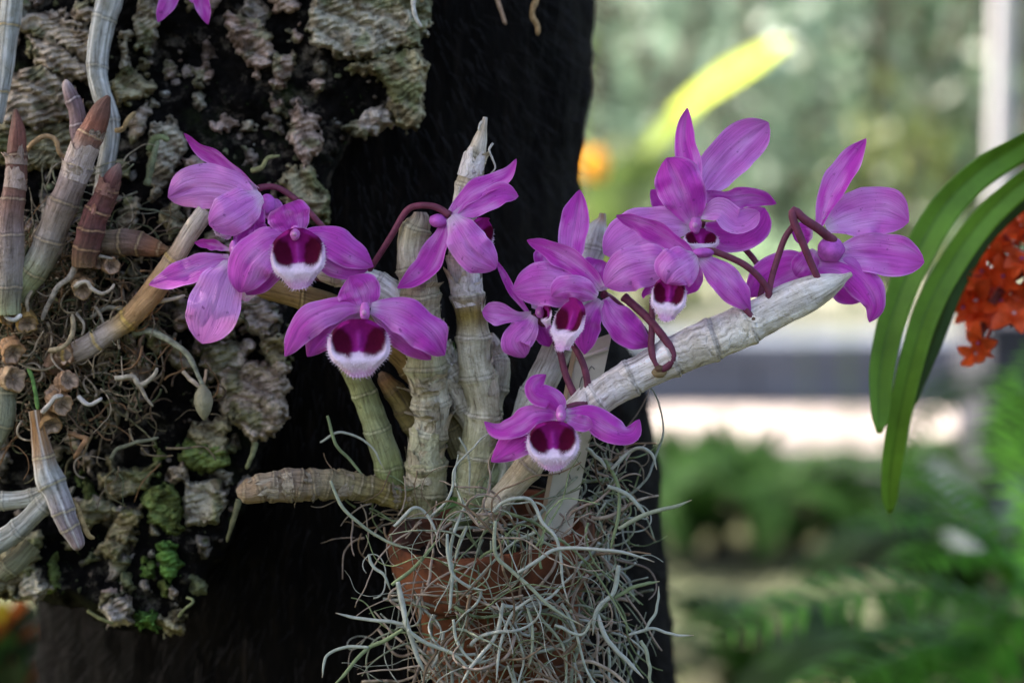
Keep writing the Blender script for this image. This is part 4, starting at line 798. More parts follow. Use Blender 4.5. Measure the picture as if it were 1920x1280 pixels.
rts = [([(144, 480, 210), (140, 500, 196), (128, 520, 190), (108, 536, 190), (96, 560, 196), (80, 600, 206)], 6, 4, (.36, .31, .25)), ([(144, 482, 210), (170, 482, 200), (190, 480, 196), (212, 484, 196)], 5, 3, (.42, .36, .29)),
       ([(140, 540, 190), (150, 532, 184), (165, 530, 182), (172, 542, 180), (190, 551, 180), (205, 545, 180), (213, 532, 182)], 4.5, 3, (.50, .43, .34)), ([(5, 580, 180), (14, 594, 176), (28, 598, 174), (40, 588, 174)], 4.5, 4, (.60, .57, .52)),
       ([(58, 545, 200), (52, 565, 196), (52, 588, 196)], 4, 3, (.40, .32, .22)), ([(250, 622, 240), (280, 620, 226), (310, 632, 214), (345, 656, 206), (362, 680, 202), (374, 706, 200), (380, 722, 198)], 7, 4, (.30, .31, .22)),
       ([(345, 698, 206), (358, 712, 202), (376, 726, 200)], 4, 4, (.46, .38, .28)), ([(388, 692, 206), (383, 708, 202), (381, 724, 200)], 3, 3, (.42, .30, .2)), ([(216, 708, 210), (240, 706, 206), (252, 706, 204), (262, 720, 202), (280, 712, 200), (292, 700, 198), (296, 690, 198)], 5, 4, (.50, .44, .34)),
       ([(256, 712, 204), (268, 730, 204), (276, 748, 206), (286, 762, 208)], 4, 2.5, (.38, .32, .24)), ([(80, 774, 190), (92, 758, 184), (104, 744, 180), (120, 740, 180)], 4.5, 4, (.58, .53, .47)), ([(148, 742, 190), (158, 754, 186), (170, 758, 184), (182, 750, 184), (190, 744, 184)], 4.5, 3.5, (.54, .50, .45)),
       ([(96, 655, 210), (114, 652, 196), (128, 640, 190), (136, 616, 190), (138, 590, 194)], 5, 4, (.40, .32, .20)), ([(52, 690, 220), (60, 712, 206), (66, 740, 200), (70, 768, 198)], 4, 4, (.16, .30, .08)), ([(290, 566, 220), (318, 562, 206), (338, 556, 200), (348, 552, 200)], 5, 3, (.48, .42, .33)),
       ([(170, 596, 240), (200, 578, 236), (230, 578, 230), (250, 572, 226)], 4, 3, (.30, .27, .20)), ([(142, 586, 220), (152, 600, 216), (158, 610, 214), (152, 628, 214)], 3, 2, (.42, .36, .28)), ([(178, 576, 230), (190, 590, 224), (194, 606, 222), (190, 620, 222)], 3.5, 2.5, (.36, .30, .22)),
       ([(40, 300, 250), (60, 272, 230), (85, 256, 224), (105, 262, 226), (112, 285, 232), (130, 302, 250)], 4.5, 4, (.52, .34, .18)), ([(216, 244, 260), (232, 240, 250), (240, 224, 246), (256, 210, 250)], 5, 3.5, (.42, .30, .15)), ([(470, 318, 300), (490, 312, 290), (500, 296, 286), (524, 290, 286)], 5, 3, (.30, .31, .14)),
       ([(280, 280, 300), (290, 262, 290), (304, 258, 290), (318, 264, 300)], 7, 5, (.20, .24, .11)), ([(276, 345, 300), (282, 310, 286), (290, 285, 284), (296, 262, 290)], 7, 5, (.22, .25, .14)), ([(130, 812, 240), (155, 818, 230), (164, 820, 226), (152, 840, 230), (140, 860, 240)], 5, 4, (.40, .22, .11)),
       ([(205, 860, 250), (218, 842, 246), (250, 832, 244), (272, 826, 244), (296, 818, 246)], 4, 3, (.20, .20, .13)), ([(132, 935, 200), (146, 952, 196), (156, 980, 194), (166, 1002, 196), (176, 1006, 200)], 5, 5, (.36, .26, .12)), ([(30, 520, 230), (60, 505, 226), (90, 494, 230), (120, 470, 240)], 4, 3, (.32, .30, .20)),
       ([(778, -20, 300), (776, 10, 290), (780, 32, 288), (790, 50, 288)], 6, 3, (.58, .56, .50)), ([(785, -20, 300), (790, -5, 300), (794, 4, 300)], 6, 4, (.5, .36, .2)), ([(900, -120, 560), (922, -50, 500), (936, 10, 462), (942, 30, 452), (949, 46, 450)], 6, 4, (.42, .28, .18)), ([(1040, -120, 570), (1016, -40, 510), (1002, 10, 462), (1000, 32, 456), (1008, 52, 452), (1008, 68, 450)], 8, 5, (.34, .22, .10)),
       ([(480, 830, 290), (470, 860, 280), (462, 880, 280)], 6, 4, (.20, .21, .10)), ([(448, 935, 290), (440, 965, 286), (432, 995, 290), (426, 1015, 300)], 6, 3, (.17, .17, .09)), ([(350, 1120, 300), (362, 1128, 290), (345, 1142, 290), (335, 1155, 300)], 3, 3, (.20, .22, .10)), ([(165, 1145, 330), (190, 1160, 324), (214, 1168, 330)], 4, 3, (.20, .20, .08))]
for k, (pts, r0, r1, cl) in enumerate(rts): root(bo, pts, r0, r1, cl, 'root', k)
# seed-shaped little bulb on its root
m = MB(); u = np.linspace(0, 1, 22); prof_b = np.interp(u, [0, .05, .25, .5, .75, .93, 1], [.2, .35, .85, 1, .72, .32, .05])
p = PP([(380 + 3 * t, 720 + 68 * t, 196) for t in u]); V, F, _ = tube(p, prof_b * 18 * K * 1.05, 18); m.add(V, F, np.array((.30, .29, .20)) * (1 + .3 * fbm(V / (K * 12), 3))[:, None]); m.build('bulb', M['cane'], bo)
# fine hair roots woven through the mat
fine = MB(); r = np.random.default_rng(21)
def wiggle(mb, x, y, d, n, stepl, R, col, turn=.5, ang=None, pull=(0, 0), dd=6, sides=5, r=r, lim=None, xlim=None):
    a = r.uniform(0, 6.28) if ang is None else ang; pts = [(x, y, d)]; cur = r.normal() * turn
    for i in range(n):
        cur = cur * .75 + r.normal() * turn * .6; a += cur * .6; x += math.cos(a) * stepl + pull[0]; y += math.sin(a) * stepl + pull[1]; d += r.normal() * dd
        if lim: d = min(max(d, lim[0]), lim[1])
        pts.append((x, y, d))
    if xlim and not all(xlim[0] < p_[0] < xlim[1] for p_ in pts): return
    k = kk(d * K); q, s = spline(PP(pts), n * 3); V, F, _ = tube(q, np.linspace(R, R * .45, len(q)) * k, sides); mb.add(V, F, np.asarray(col) * r.uniform(.6, 1.2) * (1 + .25 * fbm(V / (K * 22), 2))[:, None])
for k in range(760):
    x, y = abs(r.normal(130, 105)), r.normal(600, 125)
    cl = [(.30, .23, .14), (.17, .15, .08), (.28, .16, .08), (.09, .10, .05), (.42, .33, .23), (.12, .08, .05)][r.integers(6)]
    if x < 420 and 420 < y < 900: wiggle(fine, x, y, r.uniform(215, 330), r.integers(6, 14), 8, r.uniform(1.0, 3.0), cl, .5, lim=(205, 345))
for k in range(60):
    wiggle(fine, r.uniform(0, 260), r.uniform(300, 520), r.uniform(240, 320), 9, 9, r.uniform(.8, 2.2), [(.50, .42, .30), (.36, .34, .24), (.26, .27, .17)][k % 3], .35, lim=(225, 330))
fine.build('fine_roots', M['root'], bo)['kind'] = 'stuff'
# one bloom hangs in from above
fl = MB(); stalkpiece(fl, [(352, -140, 300), (350, -90, 292), (346, -40, 286)], 5, 7); f12 = fl.build('flower', M['stalk'], bo)
for k, (pts, hw, rl, tn) in enumerate([([(345, -42, 286), (325, -15, 276), (308, 15, 270), (296, 42, 268)], 19, 10, -.1), ([(348, -42, 286), (368, -20, 278), (380, 10, 272), (390, 46, 268)], 17, -10, .1), ([(346, -40, 284), (356, -22, 262), (360, 6, 254)], 12, 0, -.4),
                                       ([(345, -46, 290), (310, -70, 286), (270, -80, 284)], 26, 0, -.1), ([(350, -46, 290), (390, -70, 286), (430, -76, 284)], 26, 0, -.1)]):
    petal(f12, pts, hw, 0, rl, None, .2, tn, OV, 'petal' if k > 2 else 'sepal', 200 + k)

# ================================================================ the potted orchid
ZOFF = 0.0
po = empty('potted_orchid', P(900, 985, .03), 'potted orchid with bare jointed canes and vivid purple flowers with white fuzzy lips', 'orchid')
GW = (.54, .52, .40); GW2 = (.46, .46, .29)
# tall middle cane
c, inf = cane(po, [(878, 960, 150), (884, 900, 140), (898, 830, 128), (906, 770, 116), (896, 700, 100), (888, 640, 92), (880, 585, 86), (872, 520, 80), (868, 450, 76), (871, 380, 72), (884, 318, 66), (899, 270, 62), (906, 240, 60), (910, 220, 60)], [30, 31, 32, 31, 31, 30, 28, 29, 27, 22, 22, 15, 7, 4],
     [(.26, .28, .14), GW2, GW2, GW, GW, (.52, .50, .40), OLI, WHT, (.54, .48, .38), PAP, (.38, .32, .21), (.60, .54, .46), (.50, .42, .32), (.62, .56, .50)], 72, (.58, .53, .42), seed=21, swell=.16, lump=.07, flare=.12)
flaky(c, inf, 26, 21, (.58, .52, .42)); sheath(c, inf, 400, 470, -60, 120, WHT, 1.1, .2, 77, .4); sheath(c, inf, 640, 700, -120, 60, WHT, 1.1, .3, 78, .5)
for k, pts in enumerate([[(926, 268, 56), (918, 282, 50), (924, 300, 50), (930, 316, 52), (920, 328, 54)], [(902, 228, 58), (897, 240, 54), (900, 252, 56)], [(884, 300, 50), (874, 312, 46), (870, 326, 50)], [(862, 350, 52), (858, 366, 48), (864, 376, 52)]]): root(po, pts, 2.2, 1.2, (.62, .57, .50), 'fibre', 400 + k)
# left ragged cane
c, inf = cane(po, [(792, 965, 150), (796, 900, 140), (800, 850, 126), (808, 790, 112), (806, 730, 98), (800, 670, 86), (790, 600, 78), (784, 540, 70), (776, 480, 66), (778, 440, 62), (786, 412, 60), (788, 398, 60)], [34, 36, 32, 31, 33, 36, 37, 34, 31, 27, 20, 12],
     [(.26, .26, .14), (.36, .35, .22), GW2, GW, GW, GW2, (.44, .41, .30), (.36, .31, .20), (.46, .42, .34), (.38, .33, .22), (.40, .34, .26), (.44, .34, .30)], 64, (.50, .46, .32), seed=22, swell=.20, lump=.10, flare=.14)
flaky(c, inf, 30, 22, (.50, .45, .34)); sheath(c, inf, 100, 180, -80, 110, (.44, .44, .30), 1.09, .35, 79, .5)
# arching cane to the left: olive skin, white papery top
c, inf = cane(po, [(866, 850, 190), (838, 778, 176), (800, 716, 160), (752, 664, 146), (694, 618, 134), (628, 580, 124), (560, 556, 118), (500, 540, 116), (470, 532, 120)], [22, 25, 27, 27, 26, 25, 22, 20, 12], [(.30, .28, .16), (.32, .26, .14), (.26, .18, .07), (.25, .17, .06), (.24, .16, .05), (.30, .21, .08), (.32, .23, .09), (.30, .22, .08), OLI], 84, (.42, .34, .16), seed=23)
c, inf = cane(po, [(900, 800, 150), (858, 730, 140), (820, 660, 118), (780, 605, 100), (740, 560, 88), (700, 535, 84), (650, 515, 84), (608, 508, 88), (590, 506, 92)], [28, 30, 30, 30, 31, 28, 25, 20, 6], [(.46, .44, .36), (.52, .49, .42), (.55, .52, .45), WHT, (.74, .72, .70), (.76, .74, .73), WHT, PAP, PAP], 66, (.6, .56, .5), seed=24, swell=.14, lump=.06)
sheath(c, inf, 215, 300, -110, 90, (.78, .76, .76), 1.14, .40, 80, .3); sheath(c, inf, 60, 130, -100, 60, (.58, .55, .48), 1.08, .2, 81, .4); flaky(c, inf, 6, 24, (.7, .68, .66))
# green one and the brown shoot low on the left
cane(po, [(742, 930, 150), (730, 880, 146), (712, 820, 140), (690, 755, 132), (664, 700, 126), (646, 660, 124)], [25, 26, 25, 24, 22, 18], [(.16, .20, .07), (.24, .28, .11), (.30, .33, .17), (.27, .30, .14), (.24, .25, .10), (.22, .22, .08)], 76, (.42, .42, .26), seed=25)
cane(po, [(800, 840, 150), (784, 806, 146), (762, 770, 140), (740, 736, 136), (722, 712, 134), (712, 698, 134)], [22, 23, 22, 20, 14, 4], [(.13, .12, .04), (.14, .12, .04), (.15, .12, .04), (.16, .12, .04), (.22, .12, .05), (.40, .26, .16)], 36, (.10, .07, .03), seed=26, swell=.14)
# knobbly cane sticking out to the left
c, inf = cane(po, [(775, 935, 130), (720, 925, 116), (668, 914, 104), (620, 908, 90), (560, 908, 76), (500, 914, 64), (462, 922, 58), (444, 925, 56)], [20, 21, 24, 27, 29, 27, 21, 7], [(.20, .17, .05), (.24, .19, .06), (.27, .23, .12), (.28, .24, .15), (.26, .20, .14), (.28, .21, .14), (.34, .24, .15), (.42, .32, .22)], 26, (.36, .30, .20), seed=27, swell=.16, lump=.16, flare=.02)
flaky(c, inf, 12, 27, (.36, .30, .22))
# thick white cane reaching right with the flowers
c, inf = cane(po, [(905, 985, 80), (945, 925, 66), (985, 880, 52), (1040, 820, 36), (1100, 760, 22), (1170, 716, 12), (1230, 682, 6), (1300, 652, 0), (1370, 622, -4), (1440, 588, -8), (1500, 560, -10), (1540, 542, -10), (1568, 529, -10), (1584, 520, -10), (1597, 513, -10)], [20, 24, 26, 28, 32, 33, 35, 37, 38, 36, 33, 26, 16, 7, 3.5],
     [(.50, .45, .34), (.56, .51, .40), (.54, .47, .34), (.60, .56, .48), (.74, .70, .67), (.78, .73, .73), (.78, .73, .74), (.78, .73, .73), (.78, .74, .73), (.80, .76, .74), (.82, .78, .75), (.82, .78, .74), (.82, .78, .72), (.82, .78, .72), (.78, .74, .66)], 88, (.46, .41, .38), ringw=1.4, seed=28, swell=.10, lump=.05, flare=.09, nodes=[60, 150, 262, 336, 410, 494, 578, 650])
sheath(c, inf, 585, 680, -130, 50, (.76, .72, .68), 1.07, .0, 82, .5); sheath(c, inf, 500, 580, -60, 120, (.72, .67, .64), 1.05, .08, 83, .25); sheath(c, inf, 255, 335, -100, 100, (.70, .66, .66), 1.05, .08, 84, .25); sheath(c, inf, 335, 412, -40, 140, (.68, .64, .65), 1.05, .08, 85, .25)
cane(po, [(930, 960, 150), (952, 880, 140), (982, 800, 130), (1006, 735, 122), (1032, 680, 116), (1056, 630, 112), (1066, 600, 112)], [24, 26, 27, 30, 29, 26, 14], [(.24, .28, .18), (.30, .34, .24), (.44, .46, .40), (.56, .57, .53), (.60, .61, .58), (.60, .62, .59), (.6, .6, .58)], 92, (.62, .62, .56), seed=29, stripes=.2)
c, inf = cane(po, [(900, 840, 170), (912, 780, 164), (926, 720, 158), (930, 680, 156), (926, 646, 154), (922, 624, 154)], [22, 26, 27, 23, 15, 3], [(.30, .31, .22), (.36, .36, .26), (.42, .42, .33), (.50, .50, .44), (.56, .54, .48), (.60, .54, .44)], 52, (.55, .52, .42), seed=30, swell=.16, lump=.08)
flaky(c, inf, 5, 30, (.5, .48, .42))
cane(po, [(1050, 640, 200), (1078, 570, 196), (1098, 510, 190), (1112, 460, 186), (1120, 430, 184), (1128, 412, 184), (1130, 400, 184)], [24, 26, 27, 25, 20, 9, 6], [(.5, .52, .5), (.58, .6, .6), (.6, .62, .62), (.62, .64, .64), (.62, .64, .64), (.5, .36, .28), (.45, .3, .22)], 70, (.6, .6, .58), seed=31, stripes=.2)
cane(po, [(850, 985, 130), (880, 950, 136), (920, 900, 142), (960, 860, 148)], [22, 24, 24, 18], [(.14, .18, .07), (.17, .22, .10), (.22, .27, .15), (.25, .30, .18)], 70, (.3, .33, .2), seed=32)
# short green leaf shoots between the canes
for k, pts in enumerate([[(850, 690, 170), (846, 660, 166), (850, 640, 164)], [(830, 850, 170), (840, 800, 166), (850, 770, 164)], [(812, 960, 130), (850, 940, 124), (880, 945, 120)]]):
    m = MB(); blade(m, PP(pts), 10 * K, (.06, .14, .025), .3, 14, 5); m.build('young_leaf', M['leaf'], po)

# ---------------------------------------------------------------- its flowers
def flower(stalks, column=None, d0=0, chin=None, seed=0, label=None):
    mb = MB()
    for pts, r0, r1, *cl in stalks: stalkpiece(mb, pts, r0, r1, 0, cl[0] if cl else STK)
    if column: cx, cy, cd_, rx, ry = column; blob(mb, cx, cy - ry * .2, d0 + cd_ + 4, rx * .72, ry * .9, rx * .8, (.64, .17, .58), seed); blob(mb, cx - 1, cy - ry * .12, d0 + cd_ - rx * .30, rx * .36, ry * .30, rx * .35, (.66, .30, .58), seed + 1)
    if chin: x, y, z, rx, ry = chin; blob(mb, x, y, d0 + z, rx, ry, rx, (.50, .10, .50), seed + 2)
    f = mb.build('flower', M['stalk'], po)
    if label: f['label'] = label
    return f
def petals(f, d0, rows, seed):
    for k, (nm, pts, hw, kw) in enumerate(rows): petal(f, pts, hw, d0, name=nm, seed=seed + k, **kw)
S_, T_ = 'sepal', 'petal'
# 1 back view, upper left
f = flower([([(482, 354, 70), (500, 350, 74), (525, 354, 76), (561, 379, 74), (595, 414, 66), (640, 465, 72), (676, 522, 92)], 6, 5.5)], None, 60, (500, 384, 6, 17, 20), 1, 'purple flower turned away at the upper left of the cluster')
petals(f, 60, [(S_, [(484, 356, 4), (452, 332, 8), (410, 298, 14), (372, 276, 22), (345, 250, 30)], 19, dict(roll=38, tone=.1, prof=LN, cup=.5)), (T_, [(476, 372, -4), (430, 356, 8), (372, 350, 18), (315, 370, 24)], 43, dict(roll=8, tone=-.45, prof=BL, cup=-.25, base=.10)),
  (T_, [(490, 366, -18), (462, 382, -44), (430, 402, -60), (392, 422, -58)], 41, dict(roll=-6, tone=-.40, prof=BL, cup=-.4, base=.3)), (S_, [(500, 378, 0), (512, 392, 8), (508, 415, 14)], 20, dict(tone=-.2, prof=BL, cup=-.3)), (S_, [(492, 380, -6), (480, 420, -10), (505, 440, -2)], 18, dict(tone=.1, prof=OV))], 300)
lip(f, 412, 428, 62, 30, 25, -120, 10, 20, 1, 260)
# 2 side view, lower left
f = flower([([(452, 470, 40), (480, 470, 60), (520, 490, 80), (590, 520, 96), (668, 536, 100)], 6, 5)], (438, 468, -6, 11, 16), 20, None, 2, 'purple flower facing left with a long petal pointing left and a broad one hanging')
petals(f, 20, [(T_, [(430, 484, -4), (392, 492, -16), (336, 516, -24), (279, 534, -22)], 27, dict(roll=-20, tone=-.12, prof=OV, cup=.2, base=.1)), (T_, [(434, 494, -8), (416, 530, -26), (400, 580, -32), (379, 644, -20)], 49, dict(roll=6, tone=-.55, prof=BL, cup=-.22, base=.2)),
  (S_, [(430, 468, 2), (400, 458, 6), (364, 455, 12)], 12, dict(roll=30, tone=.1, prof=OV)), (S_, [(440, 462, 4), (456, 440, 8), (476, 420, 14)], 17, dict(tone=.15, prof=OV)), (S_, [(446, 490, 6), (460, 520, 10), (470, 548, 14)], 20, dict(tone=.2, prof=OV))], 320)
lip(f, 474, 540, 40, 26, 28, 60, 20, 0, 2, 260)
# 3 facing us, centre left
f = flower([([(548, 436, 16), (556, 432, 40), (590, 460, 70), (640, 500, 92), (672, 530, 100)], 6, 5)], (553, 440, -22, 14, 16), -10, None, 3, 'purple flower facing forward with a round white lip, its right petal touching the stalk')
petals(f, -10, [(S_, [(552, 442, 6), (548, 424, 0), (541, 404, -8), (532, 384, -14)], 42, dict(tone=-.02, prof=((0, .45), (.3, .8), (.6, 1), (.8, .95), (.93, .8), (1, .5)), cup=-.15, rip=.03, base=.25)), (T_, [(545, 442, 2), (506, 456, -10), (468, 492, -10), (448, 548, 4)], 44, dict(roll=-14, tone=-.12, prof=BL, cup=-.35, base=.15)),
  (T_, [(562, 440, 2), (608, 446, -8), (656, 472, -6), (700, 500, 6)], 34, dict(roll=16, tone=-.05, prof=OV, cup=-.3, base=.15)), (S_, [(545, 448, 10), (510, 490, 12), (480, 530, 16), (458, 552, 22)], 34, dict(tone=.15, prof=OV, cup=-.3)),
  (S_, [(566, 448, 10), (610, 480, 12), (650, 500, 14), (690, 506, 20)], 30, dict(tone=-.1, prof=OV, cup=-.3))], 340)
lip(f, 557, 480, -22, 53, 60, 0, 0, 3, 3, 700)
# 4 facing us, below
f = flower([([(684, 574, -20), (690, 566, 10), (688, 548, 50), (680, 534, 90)], 6.5, 5)], (684, 588, -14, 14, 20), -40, None, 4, 'purple flower facing forward with the largest white lip, lowest on the left')
petals(f, -40, [(S_, [(684, 580, 4), (678, 558, -2), (670, 540, -8), (656, 518, -12)], 42, dict(tone=-.02, prof=((0, .4), (.2, .75), (.45, 1), (.7, .95), (.88, .6), (1, .05)), cup=-.15, rip=.03, base=.22)), (T_, [(680, 576, 0), (628, 578, -8), (572, 606, -8), (534, 668, 6)], 32, dict(roll=-18, tone=-.05, prof=OV, cup=-.35, base=.12)),
  (T_, [(696, 576, 0), (748, 586, -8), (804, 622, -8), (834, 666, 8)], 40, dict(roll=14, roll1=30, tone=0, prof=BL, cup=-.30, base=.10)), (S_, [(676, 584, 8), (632, 606, 8), (600, 636, 12), (576, 668, 18)], 32, dict(tone=-.05, prof=OV, cup=-.3)),
  (S_, [(700, 584, 8), (736, 612, 8), (770, 640, 12), (808, 674, 20)], 30, dict(tone=-.1, prof=OV, cup=-.3))], 360)
lip(f, 672, 648, -56, 60, 58, 2, 0, 2, 4, 800)
# 5 side view facing right, alone
f = flower([([(844, 404, 20), (816, 388, 24), (782, 386, 30), (760, 398, 36), (734, 442, 46), (702, 492, 62), (676, 530, 84)], 6.5, 5.5)], None, 20, (822, 414, 8, 18, 13), 5, 'purple flower in profile facing right on an arching stalk before the dark trunk')
petals(f, 20, [(S_, [(846, 404, 0), (880, 366, 2), (920, 344, 6), (952, 328, 10), (968, 298, 12)], 22, dict(roll=34, tone=-.05, prof=LN, cup=.3, base=.05)), (T_, [(852, 404, -6), (900, 384, -10), (940, 364, -8), (972, 368, -2)], 23, dict(roll=20, tone=-.05, prof=BL, cup=.25, base=.18)),
  (S_, [(838, 412, 4), (822, 456, 0), (794, 506, -6), (745, 540, -6)], 26, dict(roll=-20, tone=.12, prof=OV, cup=.25, base=.06)), (T_, [(846, 406, -10), (862, 434, -30), (886, 470, -36), (930, 504, -24)], 38, dict(roll=-10, tone=-.25, prof=BL, cup=-.25, base=.30))], 380)
lip(f, 908, 446, 26, 36, 44, 50, 0, -8, 5, 700)
# 6 crowded one in the middle, lip to the left
f = flower([([(1132, 552, 16), (1146, 560, 34), (1180, 590, 30), (1212, 626, 8), (1226, 664, -14), (1236, 690, -20)], 7, 6)], (1108, 552, -16, 12, 14), 0, None, 6, 'purple flower in the middle of the crowd, white fuzzy lip turned to the left')
petals(f, 0, [(S_, [(1072, 512, 26), (1072, 460, 34), (1080, 405, 40), (1087, 356, 46)], 30, dict(roll=12, tone=.05, prof=OV, cup=.15, base=.02)), (S_, [(1036, 512, 36), (1024, 490, 40), (1020, 460, 44)], 22, dict(tone=.25, prof=BL, base=.02)),
  (S_, [(1126, 540, -14), (1096, 506, -22), (1046, 474, -20), (988, 450, -8)], 25, dict(roll=26, tone=.02, prof=LN, cup=.3, base=.12)), (T_, [(1120, 548, -6), (1064, 536, -14), (1010, 532, -8), (962, 545, 6)], 42, dict(roll=-8, tone=-.15, prof=BL, cup=-.3, base=.08)),
  (T_, [(1120, 556, -28), (1086, 542, -40), (1056, 542, -42), (1034, 556, -36)], 25, dict(roll=10, tone=-.2, prof=BL, cup=-.35, base=.12)), (S_, [(1128, 545, 20), (1122, 510, 34), (1130, 488, 44)], 34, dict(tone=.25, prof=BL)),
  (S_, [(1126, 562, -10), (1108, 588, -14), (1098, 618, -10), (1096, 664, 0)], 28, dict(roll=-10, tone=.12, prof=OV, cup=-.3)), (T_, [(1134, 560, -8), (1152, 590, -16), (1182, 622, -16), (1220, 648, -6)], 34, dict(roll=10, tone=.02, prof=OV, cup=-.25, base=.05))], 400)
lip(f, 1060, 604, -34, 37, 52, -40, -12, -10, 6, 760, top=.9)
# 7 half hidden behind it
f = flower([([(1000, 592, 46), (1030, 620, 60), (1050, 660, 56), (1060, 700, 44), (1082, 752, 24)], 6.5, 7)], (1012, 588, 0, 12, 12), 40, None, 7, 'smaller purple flower half hidden, its pale throat turned to the left')
petals(f, 40, [(T_, [(996, 588, -2), (968, 592, -8), (938, 588, -8), (904, 584, 0)], 24, dict(roll=8, tone=-.25, prof=((0, .2), (.25, .3), (.5, .7), (.72, 1), (.9, .75), (1, .1)), cup=.2, base=.3)), (T_, [(1000, 592, -4), (984, 616, -14), (966, 640, -12), (984, 670, 0)], 31, dict(roll=-18, tone=-.2, prof=BL, cup=-.3, base=.2)),
  (S_, [(990, 586, 0), (962, 548, 6), (944, 514, 14), (929, 486, 20)], 8, dict(tone=.15, prof=LN, base=.02)), (S_, [(1004, 580, 10), (1016, 550, 20), (1020, 530, 26)], 24, dict(tone=.1, prof=BL)), (S_, [(1006, 596, 8), (1020, 625, 12), (1030, 650, 18)], 20, dict(tone=.3, prof=OV))], 420)
lip(f, 1020, 590, 44, 26, 22, -70, 0, 0, 7, 160)
# 8 lower front of the right group
f = flower([([(1304, 476, -34), (1326, 470, -40), (1352, 476, -42), (1395, 496, -40), (1424, 521, -34), (1442, 550, -28), (1436, 574, -28), (1418, 598, -34)], 6.5, 6.5)], (1290, 486, -8, 12, 12), -40, (1318, 474, 0, 22, 10), 8, 'purple flower below the topmost one, hanging white lip with one dark eye')
petals(f, -40, [(S_, [(1298, 480, 4), (1262, 452, 0), (1210, 424, 4), (1155, 404, 14)], 25, dict(roll=34, tone=.05, prof=LN, cup=.3, base=.04)), (T_, [(1268, 492, 4), (1220, 494, -8), (1174, 506, -6), (1134, 536, 8)], 43, dict(roll=-12, tone=-.28, prof=BL, cup=-.3, base=.05)),
  (T_, [(1304, 478, -14), (1284, 492, -36), (1262, 508, -46), (1248, 532, -40)], 42, dict(roll=-4, tone=-.25, prof=BL, cup=-.35, base=.26)), (T_, [(1308, 480, -6), (1346, 510, -14), (1380, 548, -14), (1408, 582, -2)], 30, dict(roll=14, tone=-.12, prof=OV, cup=-.2, base=.2)),
  (S_, [(1298, 488, 10), (1300, 520, 14), (1286, 552, 18)], 20, dict(tone=.25, prof=OV)), (S_, [(1280, 500, 12), (1214, 545, 16), (1206, 560, 20)], 12, dict(tone=.2, prof=OV))], 440)
lip(f, 1252, 556, -62, 34, 44, -14, -4, -6, 8, 620, top=.9)
# 9 topmost
f = flower([([(1316, 420, 60), (1350, 430, 84), (1400, 470, 80), (1430, 520, 40), (1416, 590, -10)], 6, 5.5)], (1304, 424, -14, 16, 22), 30, None, 9, 'topmost purple flower with upright petals and a small sunlit spot')
petals(f, 30, [(S_, [(1308, 392, 12), (1296, 316, 20), (1284, 256, 26), (1289, 202, 30)], 25, dict(roll=22, tone=.08, prof=OV, cup=.2, base=.02)), (T_, [(1308, 372, 8), (1338, 326, 16), (1384, 276, 22), (1441, 230, 26)], 43, dict(roll=-8, tone=-.30, prof=BL, cup=.2, base=.18)),
  (T_, [(1300, 418, -12), (1286, 378, -34), (1268, 334, -40), (1250, 296, -30)], 45, dict(roll=6, tone=.08, prof=BL, cup=-.2, base=.1)), (S_, [(1270, 408, 16), (1248, 384, 24), (1220, 356, 30)], 22, dict(tone=.35, prof=OV)),
  (S_, [(1316, 366, 6), (1366, 374, 2), (1412, 368, 4), (1456, 382, 10)], 25, dict(roll=-30, tone=.25, prof=LN, cup=.3, base=.08)), (T_, [(1314, 404, -18), (1350, 396, -34), (1384, 418, -38), (1424, 398, -30)], 27, dict(roll=24, tone=-.45, prof=BL, cup=.35, base=.12)),
  (S_, [(1320, 428, 4), (1364, 440, 6), (1408, 422, 8), (1434, 390, 10)], 38, dict(roll=0, tone=.14, prof=BL, cup=.2, base=.04)), (T_, [(1296, 424, 0), (1238, 422, -10), (1184, 440, -8), (1132, 476, 6)], 44, dict(roll=-10, tone=-.35, prof=BL, cup=-.2, base=.14))], 460)
lip(f, 1316, 448, 22, 34, 26, 8, -24, 0, 9, 300)
# 10 seen from behind at the right end
f = flower([([(1562, 452, -8), (1536, 430, -26), (1508, 411, -34), (1489, 394, -34), (1487, 410, -36), (1502, 448, -34), (1520, 492, -28), (1538, 532, -20)], 9, 6.5), ([(1490, 420, -24), (1472, 446, -22), (1458, 484, -20), (1446, 525, -22), (1440, 560, -26)], 6, 6)], None, 0, (1558, 468, 0, 26, 24), 10, 'purple flower seen from behind at the tip of the white cane')
petals(f, 0, [(S_, [(1536, 424, 4), (1556, 366, 8), (1582, 322, 12), (1624, 260, 16)], 28, dict(roll=20, tone=.05, prof=OV, cup=.35, base=.03)), (T_, [(1548, 424, 6), (1604, 402, 14), (1656, 396, 18), (1704, 416, 20)], 47, dict(roll=4, tone=-.25, prof=BL, cup=.2, base=.16)),
  (T_, [(1566, 476, 4), (1624, 474, 8), (1680, 480, 12), (1733, 492, 14)], 40, dict(roll=6, tone=-.15, prof=BL, cup=.2, base=.2)), (S_, [(1530, 496, 8), (1582, 500, 2), (1622, 532, 2), (1642, 572, 6), (1630, 604, 14)], 34, dict(roll=20, tone=.02, prof=LN, cup=-.35, base=.06)),
  (S_, [(1532, 492, 14), (1480, 500, 24), (1436, 522, 28), (1400, 556, 30)], 38, dict(roll=-6, tone=.18, prof=OV, cup=-.25, base=.02)), (S_, [(1550, 520, 26), (1585, 548, 32), (1612, 566, 36)], 24, dict(tone=.1, prof=OV)), (T_, [(1530, 470, 4), (1510, 496, -2), (1492, 518, 2)], 26, dict(tone=.12, prof=BL, cup=-.3)), (T_, [(1524, 440, 14), (1506, 440, 20), (1490, 450, 24)], 24, dict(tone=.2, prof=BL))], 480)
